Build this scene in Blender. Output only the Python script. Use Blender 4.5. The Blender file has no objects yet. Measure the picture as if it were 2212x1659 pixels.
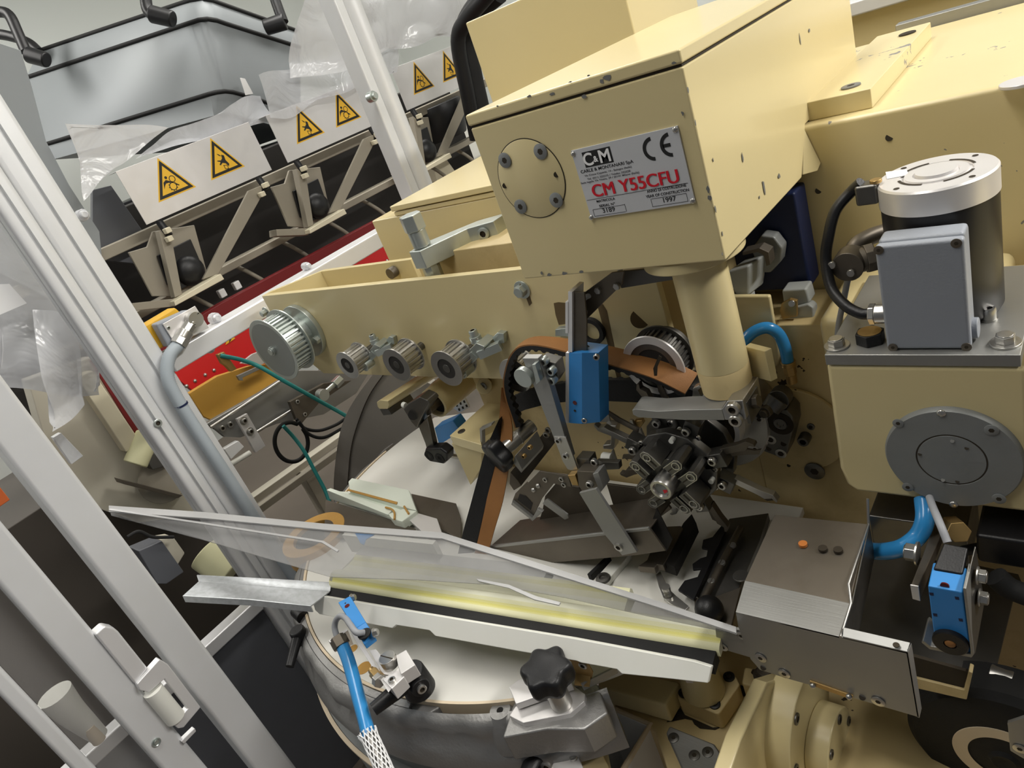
import bpy, bmesh, math, random
from mathutils import Vector, Matrix, noise
random.seed(7)
S = bpy.context.scene
COL = S.collection
# ---------------------------------------------------------------- camera
MR = [(0.75465092, 0.56547488, -0.33277643), (0.02820768, -0.53467535, -0.84458664), (-0.65551988, 0.62798124, -0.41944397)]
_r2 = Vector(MR[2]).normalized()
_r0 = Vector(MR[0]); _r0 = (_r0 - _r2 * _r0.dot(_r2)).normalized()
_r1 = _r2.cross(_r0)
FPX, CX, CY = 1512.6, 1106.0, 829.5
CAM = Vector((0, 0, 1.65))
cd = bpy.data.cameras.new('camera'); cam = bpy.data.objects.new('camera', cd); COL.objects.link(cam)
cd.sensor_fit = 'HORIZONTAL'; cd.sensor_width = 36.0; cd.lens = FPX / 2212 * 36.0
cd.clip_start = 0.01
_m = Matrix((_r0, -_r1, -_r2)).transposed().to_4x4(); _m.translation = CAM
cam.matrix_world = _m
S.camera = cam
# ---------------------------------------------------------------- world and light
wd = bpy.data.worlds.new('world'); S.world = wd; wd.use_nodes = True
wd.node_tree.nodes['Background'].inputs[0].default_value = (0.80, 0.84, 0.90, 1)
wd.node_tree.nodes['Background'].inputs[1].default_value = 0.10
S.view_settings.view_transform = 'Standard'; S.view_settings.look = 'None'
S.view_settings.gamma = 1; S.view_settings.exposure = 0.05; S.view_settings.use_curve_mapping = False
S.cycles.max_bounces = 8; S.cycles.transparent_max_bounces = 16
def area(name, loc, size, power, col=(1, 0.97, 0.92), aim=(0, 0, -1)):
    l = bpy.data.lights.new(name, 'AREA'); l.shape = 'RECTANGLE'; l.size, l.size_y = size
    l.energy = power; l.color = col
    o = bpy.data.objects.new(name, l); COL.objects.link(o); o.location = loc
    o.rotation_euler = Vector(aim).to_track_quat('-Z', 'Y').to_euler()
    return o
# fluorescent ceiling rows of the hall: (x, y, power)
LAMPS = [(1.5, 1.9, 140), (-2.3, 2.6, 46), (-0.65, 0.35, 24), (-3.4, 0.0, 40)]
for _x, _y, _p in LAMPS:
    area('tube_light_%d' % (LAMPS.index((_x, _y, _p))), (_x, _y, 3.05), (0.35, 2.2), _p)

# ---------------------------------------------------------------- measuring: photo pixel -> point of the place on a known plane
def W(u, v, x=None, y=None, z=None):
    d = _r0 * ((u - CX) / FPX) + _r1 * ((v - CY) / FPX) + _r2
    i, val = (0, x) if x is not None else (1, y) if y is not None else (2, z)
    return CAM + d * ((val - CAM[i]) / d[i])
X, Y, Z = Vector((1, 0, 0)), Vector((0, 1, 0)), Vector((0, 0, 1))
def V(*a): return Vector(a)
def WD(u, v, d): return CAM + (_r0 * ((u - CX) / FPX) + _r1 * ((v - CY) / FPX) + _r2) * d

# ---------------------------------------------------------------- materials
M = {}
def mat(name, col, rough=0.5, metal=0.0, bump=0.0, bscale=200, var=0.0, vscale=20, coat=0.0, chips=0.0, brushed=False, trans=0.0, alpha=1.0, chipcol=(0.22, 0.21, 0.2), emit=0.0, rvar=0.0, dirt=0.0, ior=1.45):
    m = bpy.data.materials.new(name); m.use_nodes = True; M[name] = m
    nt = m.node_tree; b = nt.nodes['Principled BSDF']; N = nt.nodes.new; Lk = nt.links.new
    def inp(k, v): b.inputs[k].default_value = v
    inp('Base Color', (*col, 1)); inp('Roughness', rough); inp('Metallic', metal); inp('IOR', ior)
    if coat: inp('Coat Weight', coat); inp('Coat Roughness', 0.12)
    if trans: inp('Transmission Weight', trans)
    if alpha < 1: inp('Alpha', alpha)
    if emit: inp('Emission Color', (*col, 1)); inp('Emission Strength', emit)
    tc = N('ShaderNodeNewGeometry').outputs['Position']
    last = None
    if var or dirt or chips:
        no = N('ShaderNodeTexNoise'); no.inputs['Scale'].default_value = vscale; no.inputs['Detail'].default_value = 5
        Lk(tc, no.inputs['Vector'])
        mx = N('ShaderNodeMix'); mx.data_type = 'RGBA'
        a = max(0, 1 - var); mx.inputs[6].default_value = (col[0] * a, col[1] * a, col[2] * a * 0.97, 1)
        a = 1 + var; mx.inputs[7].default_value = (min(1, col[0] * a), min(1, col[1] * a), min(1, col[2] * a), 1)
        Lk(no.outputs['Fac'], mx.inputs[0]); last = mx.outputs[2]
        if dirt:
            n2 = N('ShaderNodeTexNoise'); n2.inputs['Scale'].default_value = 9; n2.inputs['Detail'].default_value = 8; n2.inputs['Roughness'].default_value = 0.7
            Lk(tc, n2.inputs['Vector'])
            r2 = N('ShaderNodeMapRange'); r2.inputs[1].default_value = 0.52; r2.inputs[2].default_value = 0.75; r2.inputs[4].default_value = dirt
            Lk(n2.outputs['Fac'], r2.inputs[0])
            m2 = N('ShaderNodeMix'); m2.data_type = 'RGBA'; Lk(r2.outputs[0], m2.inputs[0]); Lk(last, m2.inputs[6]); m2.inputs[7].default_value = (col[0] * .55, col[1] * .5, col[2] * .42, 1)
            last = m2.outputs[2]
        if chips:
            n3 = N('ShaderNodeTexNoise'); n3.inputs['Scale'].default_value = 70; n3.inputs['Detail'].default_value = 2
            Lk(tc, n3.inputs['Vector'])
            n4 = N('ShaderNodeTexNoise'); n4.inputs['Scale'].default_value = 7; Lk(tc, n4.inputs['Vector'])
            ad = N('ShaderNodeMath'); ad.operation = 'MULTIPLY'; Lk(n3.outputs['Fac'], ad.inputs[0]); Lk(n4.outputs['Fac'], ad.inputs[1])
            cr = N('ShaderNodeMath'); cr.operation = 'GREATER_THAN'; cr.inputs[1].default_value = 0.5 - chips; Lk(ad.outputs[0], cr.inputs[0])
            m3 = N('ShaderNodeMix'); m3.data_type = 'RGBA'; Lk(cr.outputs[0], m3.inputs[0]); Lk(last, m3.inputs[6]); m3.inputs[7].default_value = (*chipcol, 1)
            last = m3.outputs[2]
        Lk(last, b.inputs['Base Color'])
    if rvar:
        n5 = N('ShaderNodeTexNoise'); n5.inputs['Scale'].default_value = vscale * 1.7; n5.inputs['Detail'].default_value = 6; Lk(tc, n5.inputs['Vector'])
        r5 = N('ShaderNodeMapRange'); r5.inputs[3].default_value = max(0, rough - rvar); r5.inputs[4].default_value = rough + rvar; Lk(n5.outputs['Fac'], r5.inputs[0])
        Lk(r5.outputs[0], b.inputs['Roughness'])
    if bump:
        nb = N('ShaderNodeTexNoise'); nb.inputs['Scale'].default_value = bscale; nb.inputs['Detail'].default_value = 3
        if brushed:
            mp = N('ShaderNodeMapping'); mp.inputs['Scale'].default_value = (0.04, 1, 1); Lk(tc, mp.inputs[0]); Lk(mp.outputs[0], nb.inputs['Vector'])
        else: Lk(tc, nb.inputs['Vector'])
        bp = N('ShaderNodeBump'); bp.inputs['Strength'].default_value = bump; bp.inputs['Distance'].default_value = 0.001
        Lk(nb.outputs['Fac'], bp.inputs['Height']); Lk(bp.outputs[0], b.inputs['Normal'])
    return m
mat('cream', (0.67, 0.565, 0.31), 0.30, var=0.04, vscale=4, bump=0.12, bscale=60, coat=0.25)
mat('cream_worn', (0.67, 0.565, 0.31), 0.32, var=0.04, vscale=5, bump=0.15, bscale=60, coat=0.2, chips=0.075)
mat('cream_dirty', (0.60, 0.475, 0.245), 0.42, var=0.05, vscale=8, bump=0.2, bscale=90, dirt=0.5, chips=0.055, chipcol=(0.05, 0.035, 0.02))
mat('cream_pale', (0.72, 0.66, 0.50), 0.5, var=0.04)
mat('beige_bracket', (0.30, 0.27, 0.215), 0.5, var=0.05)
mat('seam', (0.03, 0.022, 0.012), 0.8)
mat('bare', (0.20, 0.20, 0.19), 0.5, metal=0.3)
mat('aluminium', (0.74, 0.75, 0.77), 0.42, metal=0.25, var=0.03, rvar=0.06)
mat('alu_bright', (0.80, 0.80, 0.82), 0.36, metal=0.4, var=0.05, rvar=0.1, vscale=10)
mat('alu_sheet', (0.76, 0.74, 0.74), 0.38, metal=0.45, var=0.06, rvar=0.12, vscale=14)
mat('cast_alu', (0.33, 0.325, 0.32), 0.42, metal=0.6, bump=0.5, bscale=220, var=0.10, vscale=14, rvar=0.1)
mat('satin_sheet', (0.42, 0.39, 0.355), 0.40, metal=0.25, var=0.08, vscale=5, rvar=0.1)
mat('pulley_face', (0.30, 0.32, 0.31), 0.42, metal=0.5, var=0.05, vscale=20)
mat('zinc', (0.48, 0.52, 0.50), 0.34, metal=0.75, var=0.06, vscale=30, rvar=0.06)
mat('steel', (0.50, 0.49, 0.47), 0.30, metal=0.9, var=0.05, vscale=40, rvar=0.05, bump=0.05, bscale=400)
mat('steel_brushed', (0.34, 0.34, 0.33), 0.46, metal=0.75, bump=0.15, bscale=600, brushed=True, var=0.08, vscale=8, rvar=0.08)
mat('steel_dark', (0.16, 0.155, 0.145), 0.38, metal=0.85, var=0.2, vscale=30, rvar=0.15)
mat('steel_grubby', (0.155, 0.135, 0.11), 0.46, metal=0.8, var=0.2, vscale=12, rvar=0.12, dirt=0.4)  # grubby steel, base darkened further to paint shade on the chute top
mat('grey_paint', (0.27, 0.29, 0.33), 0.45, bump=0.25, bscale=500, var=0.03)
mat('grey_cast', (0.24, 0.25, 0.25), 0.5, metal=0.3, bump=0.3, bscale=350, var=0.08, vscale=30)
mat('grey_plastic', (0.42, 0.44, 0.43), 0.45, bump=0.3, bscale=500, var=0.06)
mat('hopper_grey', (0.27, 0.29, 0.305), 0.5, metal=0.1, var=0.03, vscale=3)
mat('black_plastic', (0.008, 0.008, 0.009), 0.42, bump=0.2, bscale=500)
mat('black_rubber', (0.009, 0.009, 0.009), 0.75, bump=0.3, bscale=300, var=0.3)
mat('black_paint', (0.011, 0.011, 0.013), 0.35)
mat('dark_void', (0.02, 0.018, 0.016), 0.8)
mat('belt_brown', (0.27, 0.12, 0.035), 0.55, bump=0.3, bscale=700, var=0.18, vscale=30)
mat('belt_black', (0.010, 0.010, 0.011), 0.65, bump=0.6, bscale=300, var=0.3, vscale=80)
mat('blue', (0.035, 0.235, 0.60), 0.42, var=0.05, vscale=30)
mat('blue_hose', (0.03, 0.25, 0.58), 0.25, var=0.1, vscale=20, coat=0.3)
mat('navy', (0.006, 0.014, 0.06), 0.5)
mat('pom', (0.80, 0.80, 0.75), 0.38, var=0.03)
mat('disc_white', (0.74, 0.73, 0.69), 0.42, var=0.05, vscale=10, dirt=0.12)
mat('pom_green', (0.78, 0.84, 0.75), 0.38, var=0.03)
mat('foam', (0.76, 0.74, 0.47), 0.6, var=0.05, vscale=12, bump=0.2, bscale=500)
mat('foam_stain', (0.68, 0.64, 0.22), 0.6, var=0.1, vscale=25)
mat('rim_tan', (0.72, 0.60, 0.44), 0.5, var=0.08)
mat('galvanised', (0.46, 0.48, 0.50), 0.38, metal=0.5, var=0.3, vscale=120, rvar=0.12)
mat('ring_orange', (0.50, 0.28, 0.07), 0.45, var=0.12, vscale=60)
mat('red_paint', (0.62, 0.018, 0.02), 0.4, var=0.06, vscale=10)
mat('recess', (0.13, 0.09, 0.04), 0.7)
mat('red_dark', (0.16, 0.008, 0.01), 0.5)  # dark red; on the long beam this colour paints in the shade
mat('ochre', (0.62, 0.34, 0.06), 0.5, var=0.12, vscale=8)
mat('sign_yellow', (0.86, 0.50, 0.035), 0.45)
mat('ink', (0.015, 0.015, 0.015), 0.5)
mat('ink_grey', (0.16, 0.16, 0.17), 0.5)
mat('ink_red', (0.62, 0.01, 0.025), 0.45)
mat('plate', (0.60, 0.61, 0.64), 0.42, metal=0.2, var=0.03)
mat('white_label', (0.85, 0.85, 0.85), 0.4)
mat('yellow_plastic', (0.70, 0.40, 0.03), 0.4)
mat('teal', (0.02, 0.21, 0.20), 0.35)
mat('cable_grey', (0.30, 0.31, 0.33), 0.45)
mat('conduit', (0.40, 0.45, 0.49), 0.45, bump=0.1)
mat('brass', (0.45, 0.30, 0.12), 0.4, metal=0.8, var=0.2, vscale=60)
mat('amber', (0.50, 0.17, 0.04), 0.4)
mat('lens_red', (0.10, 0.008, 0.008), 0.15)
mat('wall_paint', (0.74, 0.77, 0.75), 0.6, var=0.02, vscale=1.5)
mat('panel_cream', (0.62, 0.58, 0.48), 0.5, var=0.08, vscale=5)
mat('floor_mat', (0.17, 0.14, 0.115), 0.45, var=0.15, vscale=3, bump=0.1)
mat('dark_panel', (0.105, 0.11, 0.125), 0.4, var=0.06)
mat('tube_glow', (1, 0.97, 0.92), 0.4, emit=4.0)
def glassy(name, col, alpha, rough=0.12, bump=0.0, bscale=20, streak=0.0):
    m = bpy.data.materials.new(name); m.use_nodes = True; M[name] = m
    nt = m.node_tree; nt.nodes.clear(); N = nt.nodes.new; Lk = nt.links.new
    out = N('ShaderNodeOutputMaterial'); mix = N('ShaderNodeMixShader'); tr = N('ShaderNodeBsdfTransparent'); pr = N('ShaderNodeBsdfPrincipled')
    pr.inputs['Base Color'].default_value = (*col, 1); pr.inputs['Roughness'].default_value = rough; pr.inputs['Specular IOR Level'].default_value = 0.7
    lw = N('ShaderNodeLayerWeight'); lw.inputs['Blend'].default_value = 0.35
    mr = N('ShaderNodeMapRange'); mr.inputs[3].default_value = alpha; mr.inputs[4].default_value = min(1, alpha + 0.55)
    Lk(lw.outputs['Facing'], mr.inputs[0]); fac = mr.outputs[0]
    if bump or streak:
        g = N('ShaderNodeNewGeometry'); no = N('ShaderNodeTexNoise'); no.inputs['Scale'].default_value = bscale; no.inputs['Detail'].default_value = 3; no.inputs['Distortion'].default_value = 1.5
        Lk(g.outputs['Position'], no.inputs['Vector'])
        bp = N('ShaderNodeBump'); bp.inputs['Strength'].default_value = max(bump, 0.01); bp.inputs['Distance'].default_value = 0.02
        Lk(no.outputs['Fac'], bp.inputs['Height']); Lk(bp.outputs[0], pr.inputs['Normal'])
        if streak:
            ad = N('ShaderNodeMath'); ad.operation = 'MULTIPLY_ADD'; ad.inputs[1].default_value = streak; Lk(no.outputs['Fac'], ad.inputs[0]); Lk(mr.outputs[0], ad.inputs[2]); ad.use_clamp = True
            fac = ad.outputs[0]
    Lk(fac, mix.inputs[0]); Lk(tr.outputs[0], mix.inputs[1]); Lk(pr.outputs[0], mix.inputs[2]); Lk(mix.outputs[0], out.inputs[0])
glassy('clear_sheet', (0.34, 0.34, 0.34), 0.26, 0.16, bump=0.1, bscale=12, streak=0.12)
glassy('clear_edge', (0.48, 0.48, 0.48), 0.60, 0.3)
glassy('film', (0.72, 0.73, 0.76), 0.42, 0.16, bump=0.6, bscale=9, streak=0.3)
glassy('film_dense', (0.80, 0.81, 0.83), 0.66, 0.2, bump=0.5, bscale=7, streak=0.2)
glassy('pane', (0.35, 0.34, 0.33), 0.22, 0.1)

# ---------------------------------------------------------------- geometry
def frame(ax):
    ax = Vector(ax).normalized()
    h = Z if abs(ax.z) < 0.9 else X
    a = h.cross(ax).normalized(); b = ax.cross(a)
    return ax, a, b
class G:
    def __init__(s): s.b = bmesh.new(); s.mi = 0
    def face(s, vs):
        try:
            f = s.b.faces.new(vs); f.material_index = s.mi; return f
        except ValueError: return None
    def prism(s, pts, vec):
        vec = Vector(vec); a = [s.b.verts.new(p) for p in pts]; c = [s.b.verts.new(Vector(p) + vec) for p in pts]; n = len(pts)
        s.face(a); s.face(c[::-1])
        for i in range(n): s.face([a[i], c[i], c[(i + 1) % n], a[(i + 1) % n]])
        return s
    def hull(s, A, B):                      # two outlines joined
        a = [s.b.verts.new(p) for p in A]; c = [s.b.verts.new(p) for p in B]; n = len(A)
        s.face(a); s.face(c[::-1])
        for i in range(n): s.face([a[i], c[i], c[(i + 1) % n], a[(i + 1) % n]])
        return s
    def box(s, p, q):
        (x0, y0, z0), (x1, y1, z1) = p, q
        return s.prism([V(x0, y0, z0), V(x1, y0, z0), V(x1, y1, z0), V(x0, y1, z0)], V(0, 0, z1 - z0))
    def ob(s, c, ax, ay, dx, dy, dz):       # oriented box about its centre
        ax = Vector(ax).normalized(); az = ax.cross(Vector(ay)).normalized(); ay = az.cross(ax); c = Vector(c)
        o = c - az * dz / 2
        return s.prism([o + ax * (i * dx / 2) + ay * (j * dy / 2) for i, j in ((-1, -1), (1, -1), (1, 1), (-1, 1))], az * dz)
    def bar(s, p, q, w, h, up=Z):           # w across, h along up
        p, q = Vector(p), Vector(q); d = q - p
        side = d.cross(Vector(up)).normalized()
        return s.ob((p + q) / 2, d, side, d.length, w, h)
    def lathe(s, o, ax, prof, n=32):        # prof: (t along axis, radius)
        ax, a, b = frame(ax); o = Vector(o); rows = []
        for t, r in prof:
            if r < 1e-7: rows.append([s.b.verts.new(o + ax * t)])
            else: rows.append([s.b.verts.new(o + ax * t + a * (r * math.cos(2 * math.pi * i / n)) + b * (r * math.sin(2 * math.pi * i / n))) for i in range(n)])
        for A, B in zip(rows, rows[1:]):
            for i in range(n):
                j = (i + 1) % n
                q = [A[i % len(A)], A[j % len(A)], B[j % len(B)], B[i % len(B)]]
                u = []
                for v in q:
                    if v not in u: u.append(v)
                if len(u) > 2: s.face(u)
        return s
    def cyl(s, p, q, r, r2=None, n=32):
        p, q = Vector(p), Vector(q); r2 = r if r2 is None else r2; L = (q - p).length
        return s.lathe(p, q - p, [(0, 0), (0, r), (L, r2), (L, 0)], n)
    def ring(s, o, ax, ri, ro, h, n=40):
        return s.lathe(o, ax, [(0, ri), (0, ro), (h, ro), (h, ri), (0, ri)], n)
    def sph(s, c, r, n=20, sc=(1, 1, 1)):
        c = Vector(c); rows = []
        m = n // 2
        prof = [(-math.cos(math.pi * i / m), math.sin(math.pi * i / m)) for i in range(m + 1)]
        k = len(s.b.verts); s.lathe(V(0, 0, 0), Z, [(t * r, max(0, q) * r if 0 < i < m else 0) for i, (t, q) in enumerate(prof)], n)
        s.b.verts.ensure_lookup_table()
        for v in s.b.verts[k:]: v.co = c + V(v.co.x * sc[0], v.co.y * sc[1], v.co.z * sc[2])
        return s
    def tube(s, pts, r, n=12, res=6, ridged=0):
        P = [Vector(p) for p in pts]
        if res > 1 and len(P) > 2:
            Q = []; E = [P[0] * 2 - P[1]] + P + [P[-1] * 2 - P[-2]]
            for i in range(1, len(E) - 2):
                a, b, c, d = E[i - 1:i + 3]
                for k in range(res):
                    t = k / res
                    Q.append(0.5 * ((2 * b) + (c - a) * t + (2 * a - 5 * b + 4 * c - d) * t * t + (3 * b - a - 3 * c + d) * t ** 3))
            Q.append(P[-1]); P = Q
        if ridged:
            Q = []
            for a, b in zip(P, P[1:]):
                k = max(1, int((b - a).length / ridged * 2))
                Q += [a.lerp(b, i / k) for i in range(k)]
            P = Q + [P[-1]]
        rr = r if callable(r) else (lambda t: r)
        ta = (P[1] - P[0]).normalized(); _, a, b = frame(ta); rows = []
        for i, p in enumerate(P):
            t = (P[min(i + 1, len(P) - 1)] - P[max(i - 1, 0)]).normalized()
            a = (a - t * a.dot(t)).normalized(); b = t.cross(a)
            q = rr(i / (len(P) - 1)) * (1 + (0.06 if ridged and i % 2 else 0))
            rows.append([s.b.verts.new(p + a * (q * math.cos(2 * math.pi * k / n)) + b * (q * math.sin(2 * math.pi * k / n))) for k in range(n)])
        for A, B in zip(rows, rows[1:]):
            for i in range(n): s.face([A[i], A[(i + 1) % n], B[(i + 1) % n], B[i]])
        s.face(rows[0][::-1]); s.face(rows[-1])
        return s
    def loft(s, A, B, th):                  # band between two edge lines, thickness vector(s) th
        n = len(A); T = th if isinstance(th, list) else [Vector(th)] * n
        a = [s.b.verts.new(p) for p in A]; b = [s.b.verts.new(p) for p in B]
        c = [s.b.verts.new(Vector(p) + t) for p, t in zip(A, T)]; d = [s.b.verts.new(Vector(p) + t) for p, t in zip(B, T)]
        for i in range(n - 1):
            s.face([a[i], a[i + 1], b[i + 1], b[i]]); s.face([c[i], d[i], d[i + 1], c[i + 1]])
            s.face([a[i], c[i], c[i + 1], a[i + 1]]); s.face([b[i], b[i + 1], d[i + 1], d[i]])
        s.face([a[0], b[0], d[0], c[0]]); s.face([a[-1], c[-1], d[-1], b[-1]])
        return s
    def bolt(s, p, ax, r, h=None, hexed=False, washer=0):
        p = Vector(p); ax = Vector(ax).normalized(); h = h or r * 1.1
        if washer: s.cyl(p, p + ax * r * 0.25, washer); p = p + ax * r * 0.25
        if hexed: s.cyl(p, p + ax * h, r, n=6); s.cyl(p + ax * h, p + ax * (h + r * .12), r * .8, n=18)
        else:
            s.lathe(p, ax, [(0, 0), (0, r), (h * .85, r), (h, r * .88), (h, r * .54)], 20); k = s.mi; s.mi = 9  # socket faces coloured dark in place of shade inside
            s.lathe(p, ax, [(h, r * .54), (h * .5, r * .5), (h * .5, 0)], 6); s.mi = k
        return s
    def screw(s, p, ax, r):                 # flat countersunk head; shade of the hex recess is painted on
        s.lathe(Vector(p), ax, [(0, r), (r * .12, r), (r * .16, r * .93), (r * .14, 0)], 24); k = s.mi; s.mi = 9
        s.lathe(Vector(p), ax, [(r * .14, r * .42), (r * .16, r * .42), (r * .16, 0)], 6); s.mi = k; return s
    def gear(s, o, ax, r, w, teeth, d):
        ax, a, b = frame(ax); o = Vector(o); pts = []
        for i in range(teeth):
            for f, rr in ((0, r), (.42, r), (.52, r - d), (.90, r - d)):
                t = 2 * math.pi * (i + f) / teeth
                pts.append(o + a * rr * math.cos(t) + b * rr * math.sin(t))
        return s.prism(pts, ax * w)
def polyy(pix, y, d): return G().prism([W(u, v, y=y) for u, v in pix], Y * d)
def polyz(pix, z, d): return G().prism([W(u, v, z=z) for u, v in pix], Z * d)
def polyx(pix, x, d): return G().prism([W(u, v, x=x) for u, v in pix], X * d)

def mesh_obj(name, g, mats, bevel=0.0, smooth=35, seg=2):
    me = bpy.data.meshes.new(name)
    mats = list(mats) if isinstance(mats, (list, tuple)) else [mats]
    if any(f.material_index == 9 for f in g.b.faces):
        for f in g.b.faces:
            if f.material_index == 9: f.material_index = len(mats)
        mats.append('seam')  # dark colour that paints the shade inside screw recesses
    bmesh.ops.recalc_face_normals(g.b, faces=g.b.faces)
    g.b.to_mesh(me); g.b.free()
    for m in (mats if isinstance(mats, (list, tuple)) else [mats]): me.materials.append(M[m])
    me.shade_smooth(); me.set_sharp_from_angle(angle=math.radians(smooth))
    o = bpy.data.objects.new(name, me); COL.objects.link(o)
    if bevel:
        bm = o.modifiers.new('bevel', 'BEVEL'); bm.width = bevel; bm.segments = seg; bm.limit_method = 'ANGLE'; bm.angle_limit = math.radians(40); bm.harden_normals = True
    return o
class Thing:
    def __init__(s, name, label, cat, group=None, kind=None):
        s.name, s.label, s.cat, s.group, s.kind = name, label, cat, group, kind; s.parts = []
    def add(s, name, g, mats, bevel=0.0, parent=None, smooth=35, label=None, seg=2):
        o = mesh_obj(name, g, mats, bevel, smooth, seg); s.parts.append((o, parent))
        if label: o['label'] = label
        return o
    def done(s):
        allv = [v.co for o, _ in s.parts for v in o.data.vertices]
        lo = V(*[min(v[i] for v in allv) for i in range(3)]); hi = V(*[max(v[i] for v in allv) for i in range(3)])
        base = V((lo.x + hi.x) / 2, (lo.y + hi.y) / 2, lo.z)
        for o, _ in s.parts: o.data.transform(Matrix.Translation(-base))
        if len(s.parts) == 1: root = s.parts[0][0]; root.name = s.name; root.data.name = s.name
        else:
            root = bpy.data.objects.new(s.name, None); COL.objects.link(root); root.empty_display_size = 0.05
            for o, p in s.parts: o.parent = p or root
        root.location = base
        if s.kind == 'structure': root['kind'] = 'structure'
        else:
            root['label'] = s.label; root['category'] = s.cat
            if s.group: root['group'] = s.group
            if s.kind: root['kind'] = s.kind
        return root
def one(name, g, mats, label, cat, group=None, bevel=0.0, kind=None, smooth=35):
    t = Thing(name, label, cat, group, kind); t.add(name, g, mats, bevel, smooth=smooth); return t.done()
def struct(name, g, mats, bevel=0.0): return one(name, g, mats, None, None, kind='structure', bevel=bevel)

def text_g(txt, o, ax, up, size, depth=0.0004, sx=1.0, align='LEFT', into=None, bold=0.0):
    """lettering as solid mesh: baseline origin o, reading direction ax"""
    cu = bpy.data.curves.new('txt', 'FONT'); cu.body = txt; cu.size = size; cu.extrude = depth / 2; cu.align_x = align; cu.offset = bold
    ob = bpy.data.objects.new('txt', cu); COL.objects.link(ob)
    me = bpy.data.meshes.new_from_object(ob)
    bpy.data.objects.remove(ob)
    ax = Vector(ax).normalized(); n = ax.cross(Vector(up)).normalized(); up = n.cross(ax)
    g = into or G(); k = len(g.b.verts); kf = len(g.b.faces); g.b.from_mesh(me); g.b.verts.ensure_lookup_table(); g.b.faces.ensure_lookup_table()
    for v in g.b.verts[k:]:
        c = v.co.copy(); v.co = Vector(o) + ax * (c.x * sx) + up * c.y + n * c.z
    for f in g.b.faces[kf:]: f.material_index = g.mi
    bpy.data.meshes.remove(me)
    return g
# ================================================================ the hall
struct('floor', G().box((-4.6, -2.0, -0.05), (2.6, 4.6, 0.0)), 'floor_mat')
struct('ceiling', G().box((-4.6, -2.0, 3.2), (2.6, 4.6, 3.25)), 'wall_paint')
struct('wall_left', G().box((-4.65, -2.0, 0.0), (-4.6, 4.6, 3.2)), 'wall_paint')
struct('wall_back', G().box((-4.6, 4.6, 0.0), (2.6, 4.65, 3.2)), 'wall_paint')
for _x, _y, _p in LAMPS:
    t = Thing('ceiling_light', 'long twin tube ceiling light over the %s' % ('right end of the cream machine' if _x > 0 else 'back of the hall' if _y > 2 else 'turntable' if _x > -2 else 'left wall, nearest the front'), 'ceiling light', 'tube lights of the hall')
    t.add('housing', G().box((_x - .2, _y - 1.15, 3.12), (_x + .2, _y + 1.15, 3.195)), 'white_label', 0.005)
    for k in (-.09, .09):
        t.add('tube', G().cyl(V(_x + k, _y - 1.1, 3.095), V(_x + k, _y + 1.1, 3.095), .018, n=12), 'tube_glow')
    t.done()

# ================================================================ guard frame of aluminium profile
GX = -1.58
def profile_post(t, cx, cy, z0, z1, wx, wy, parts=1, mats='aluminium'):
    """extruded profile: rounded corners with a slot down each face"""
    def outline(a, b, r=.010, s=.004, d=.010):
        P = []
        def corner(x, y, q):
            for k in range(5):
                th = math.pi / 2 * (q + k / 4)
                P.append((x + r * math.cos(th), y + r * math.sin(th)))
        P += [(a / 2, -s), (a / 2 - d, -s), (a / 2 - d, s), (a / 2, s)]; corner(a / 2 - r, b / 2 - r, 0)
        P += [(s, b / 2), (s, b / 2 - d), (-s, b / 2 - d), (-s, b / 2)]; corner(-a / 2 + r, b / 2 - r, 1)
        P += [(-a / 2, s), (-a / 2 + d, s), (-a / 2 + d, -s), (-a / 2, -s)]; corner(-a / 2 + r, -b / 2 + r, 2)
        P += [(-s, -b / 2), (-s, -b / 2 + d), (s, -b / 2 + d), (s, -b / 2)]; corner(a / 2 - r, -b / 2 + r, 3)
        return P
    return G().prism([V(cx + p, cy + q, z0) for p, q in outline(wx, wy)], V(0, 0, z1 - z0))
# near corner post (two profiles side by side)
ya, ym, yb = .450, .4975, .570
t = Thing('guard_post', 'wide silver aluminium guard post carrying the grey conduit', 'guard post')
t.add('profile', profile_post(t, GX - .030, (ya + ym) / 2, 0, 2.3, .06, ym - ya), 'aluminium')
t.add('profile', profile_post(t, GX - .036, (ym + yb) / 2 + .001, 0, 2.3, .06, yb - ym - .001), 'aluminium')
g = G()
for u, v in ((340, 914),):
    g.bolt(W(u, v, x=GX + .0005), X, .009, .004)
t.add('bolt', g, 'zinc')
t.done()
# cross rail joining it to the far post
z0, z1 = W(380, 778, x=GX).z - .0, W(420, 700, x=GX).z
yr = W(900, 480, x=GX).y
zt = W(560, 650, x=GX).z; zb = W(570, 690, x=GX).z
t = Thing('guard_rail', 'white-lit aluminium cross rail behind the toothed pulley end of the arm', 'guard rail')
t.add('rail', G().box((GX - .06, yb - .002, zb), (GX + .002, yr + .25, zt)), 'alu_bright', .004)
t.done()
# far post
y0, y1 = W(733, 30, x=GX).y, W(787, 30, x=GX).y
t = Thing('guard_post', 'silver aluminium post rising behind the small cream box', 'guard post')
y2 = W(757, 30, x=GX).y
t.add('profile', G().box((GX - .06, y0, 0), (GX + .0, y2 - .004, 2.6)), 'aluminium', .006)
t.add('profile', G().cyl(V(GX - .01, (y2 + y1) / 2, 0), V(GX - .01, (y2 + y1) / 2, 2.6), (y1 - y2) / 2 + .004, n=24), 'aluminium')
p = W(798, 211, x=GX + .01)
t.add('knob', G().cyl(p, p + X * .02, .014).cyl(p + X * .02, p + X * .028, .009), 'zinc', .001)
t.done()
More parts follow.
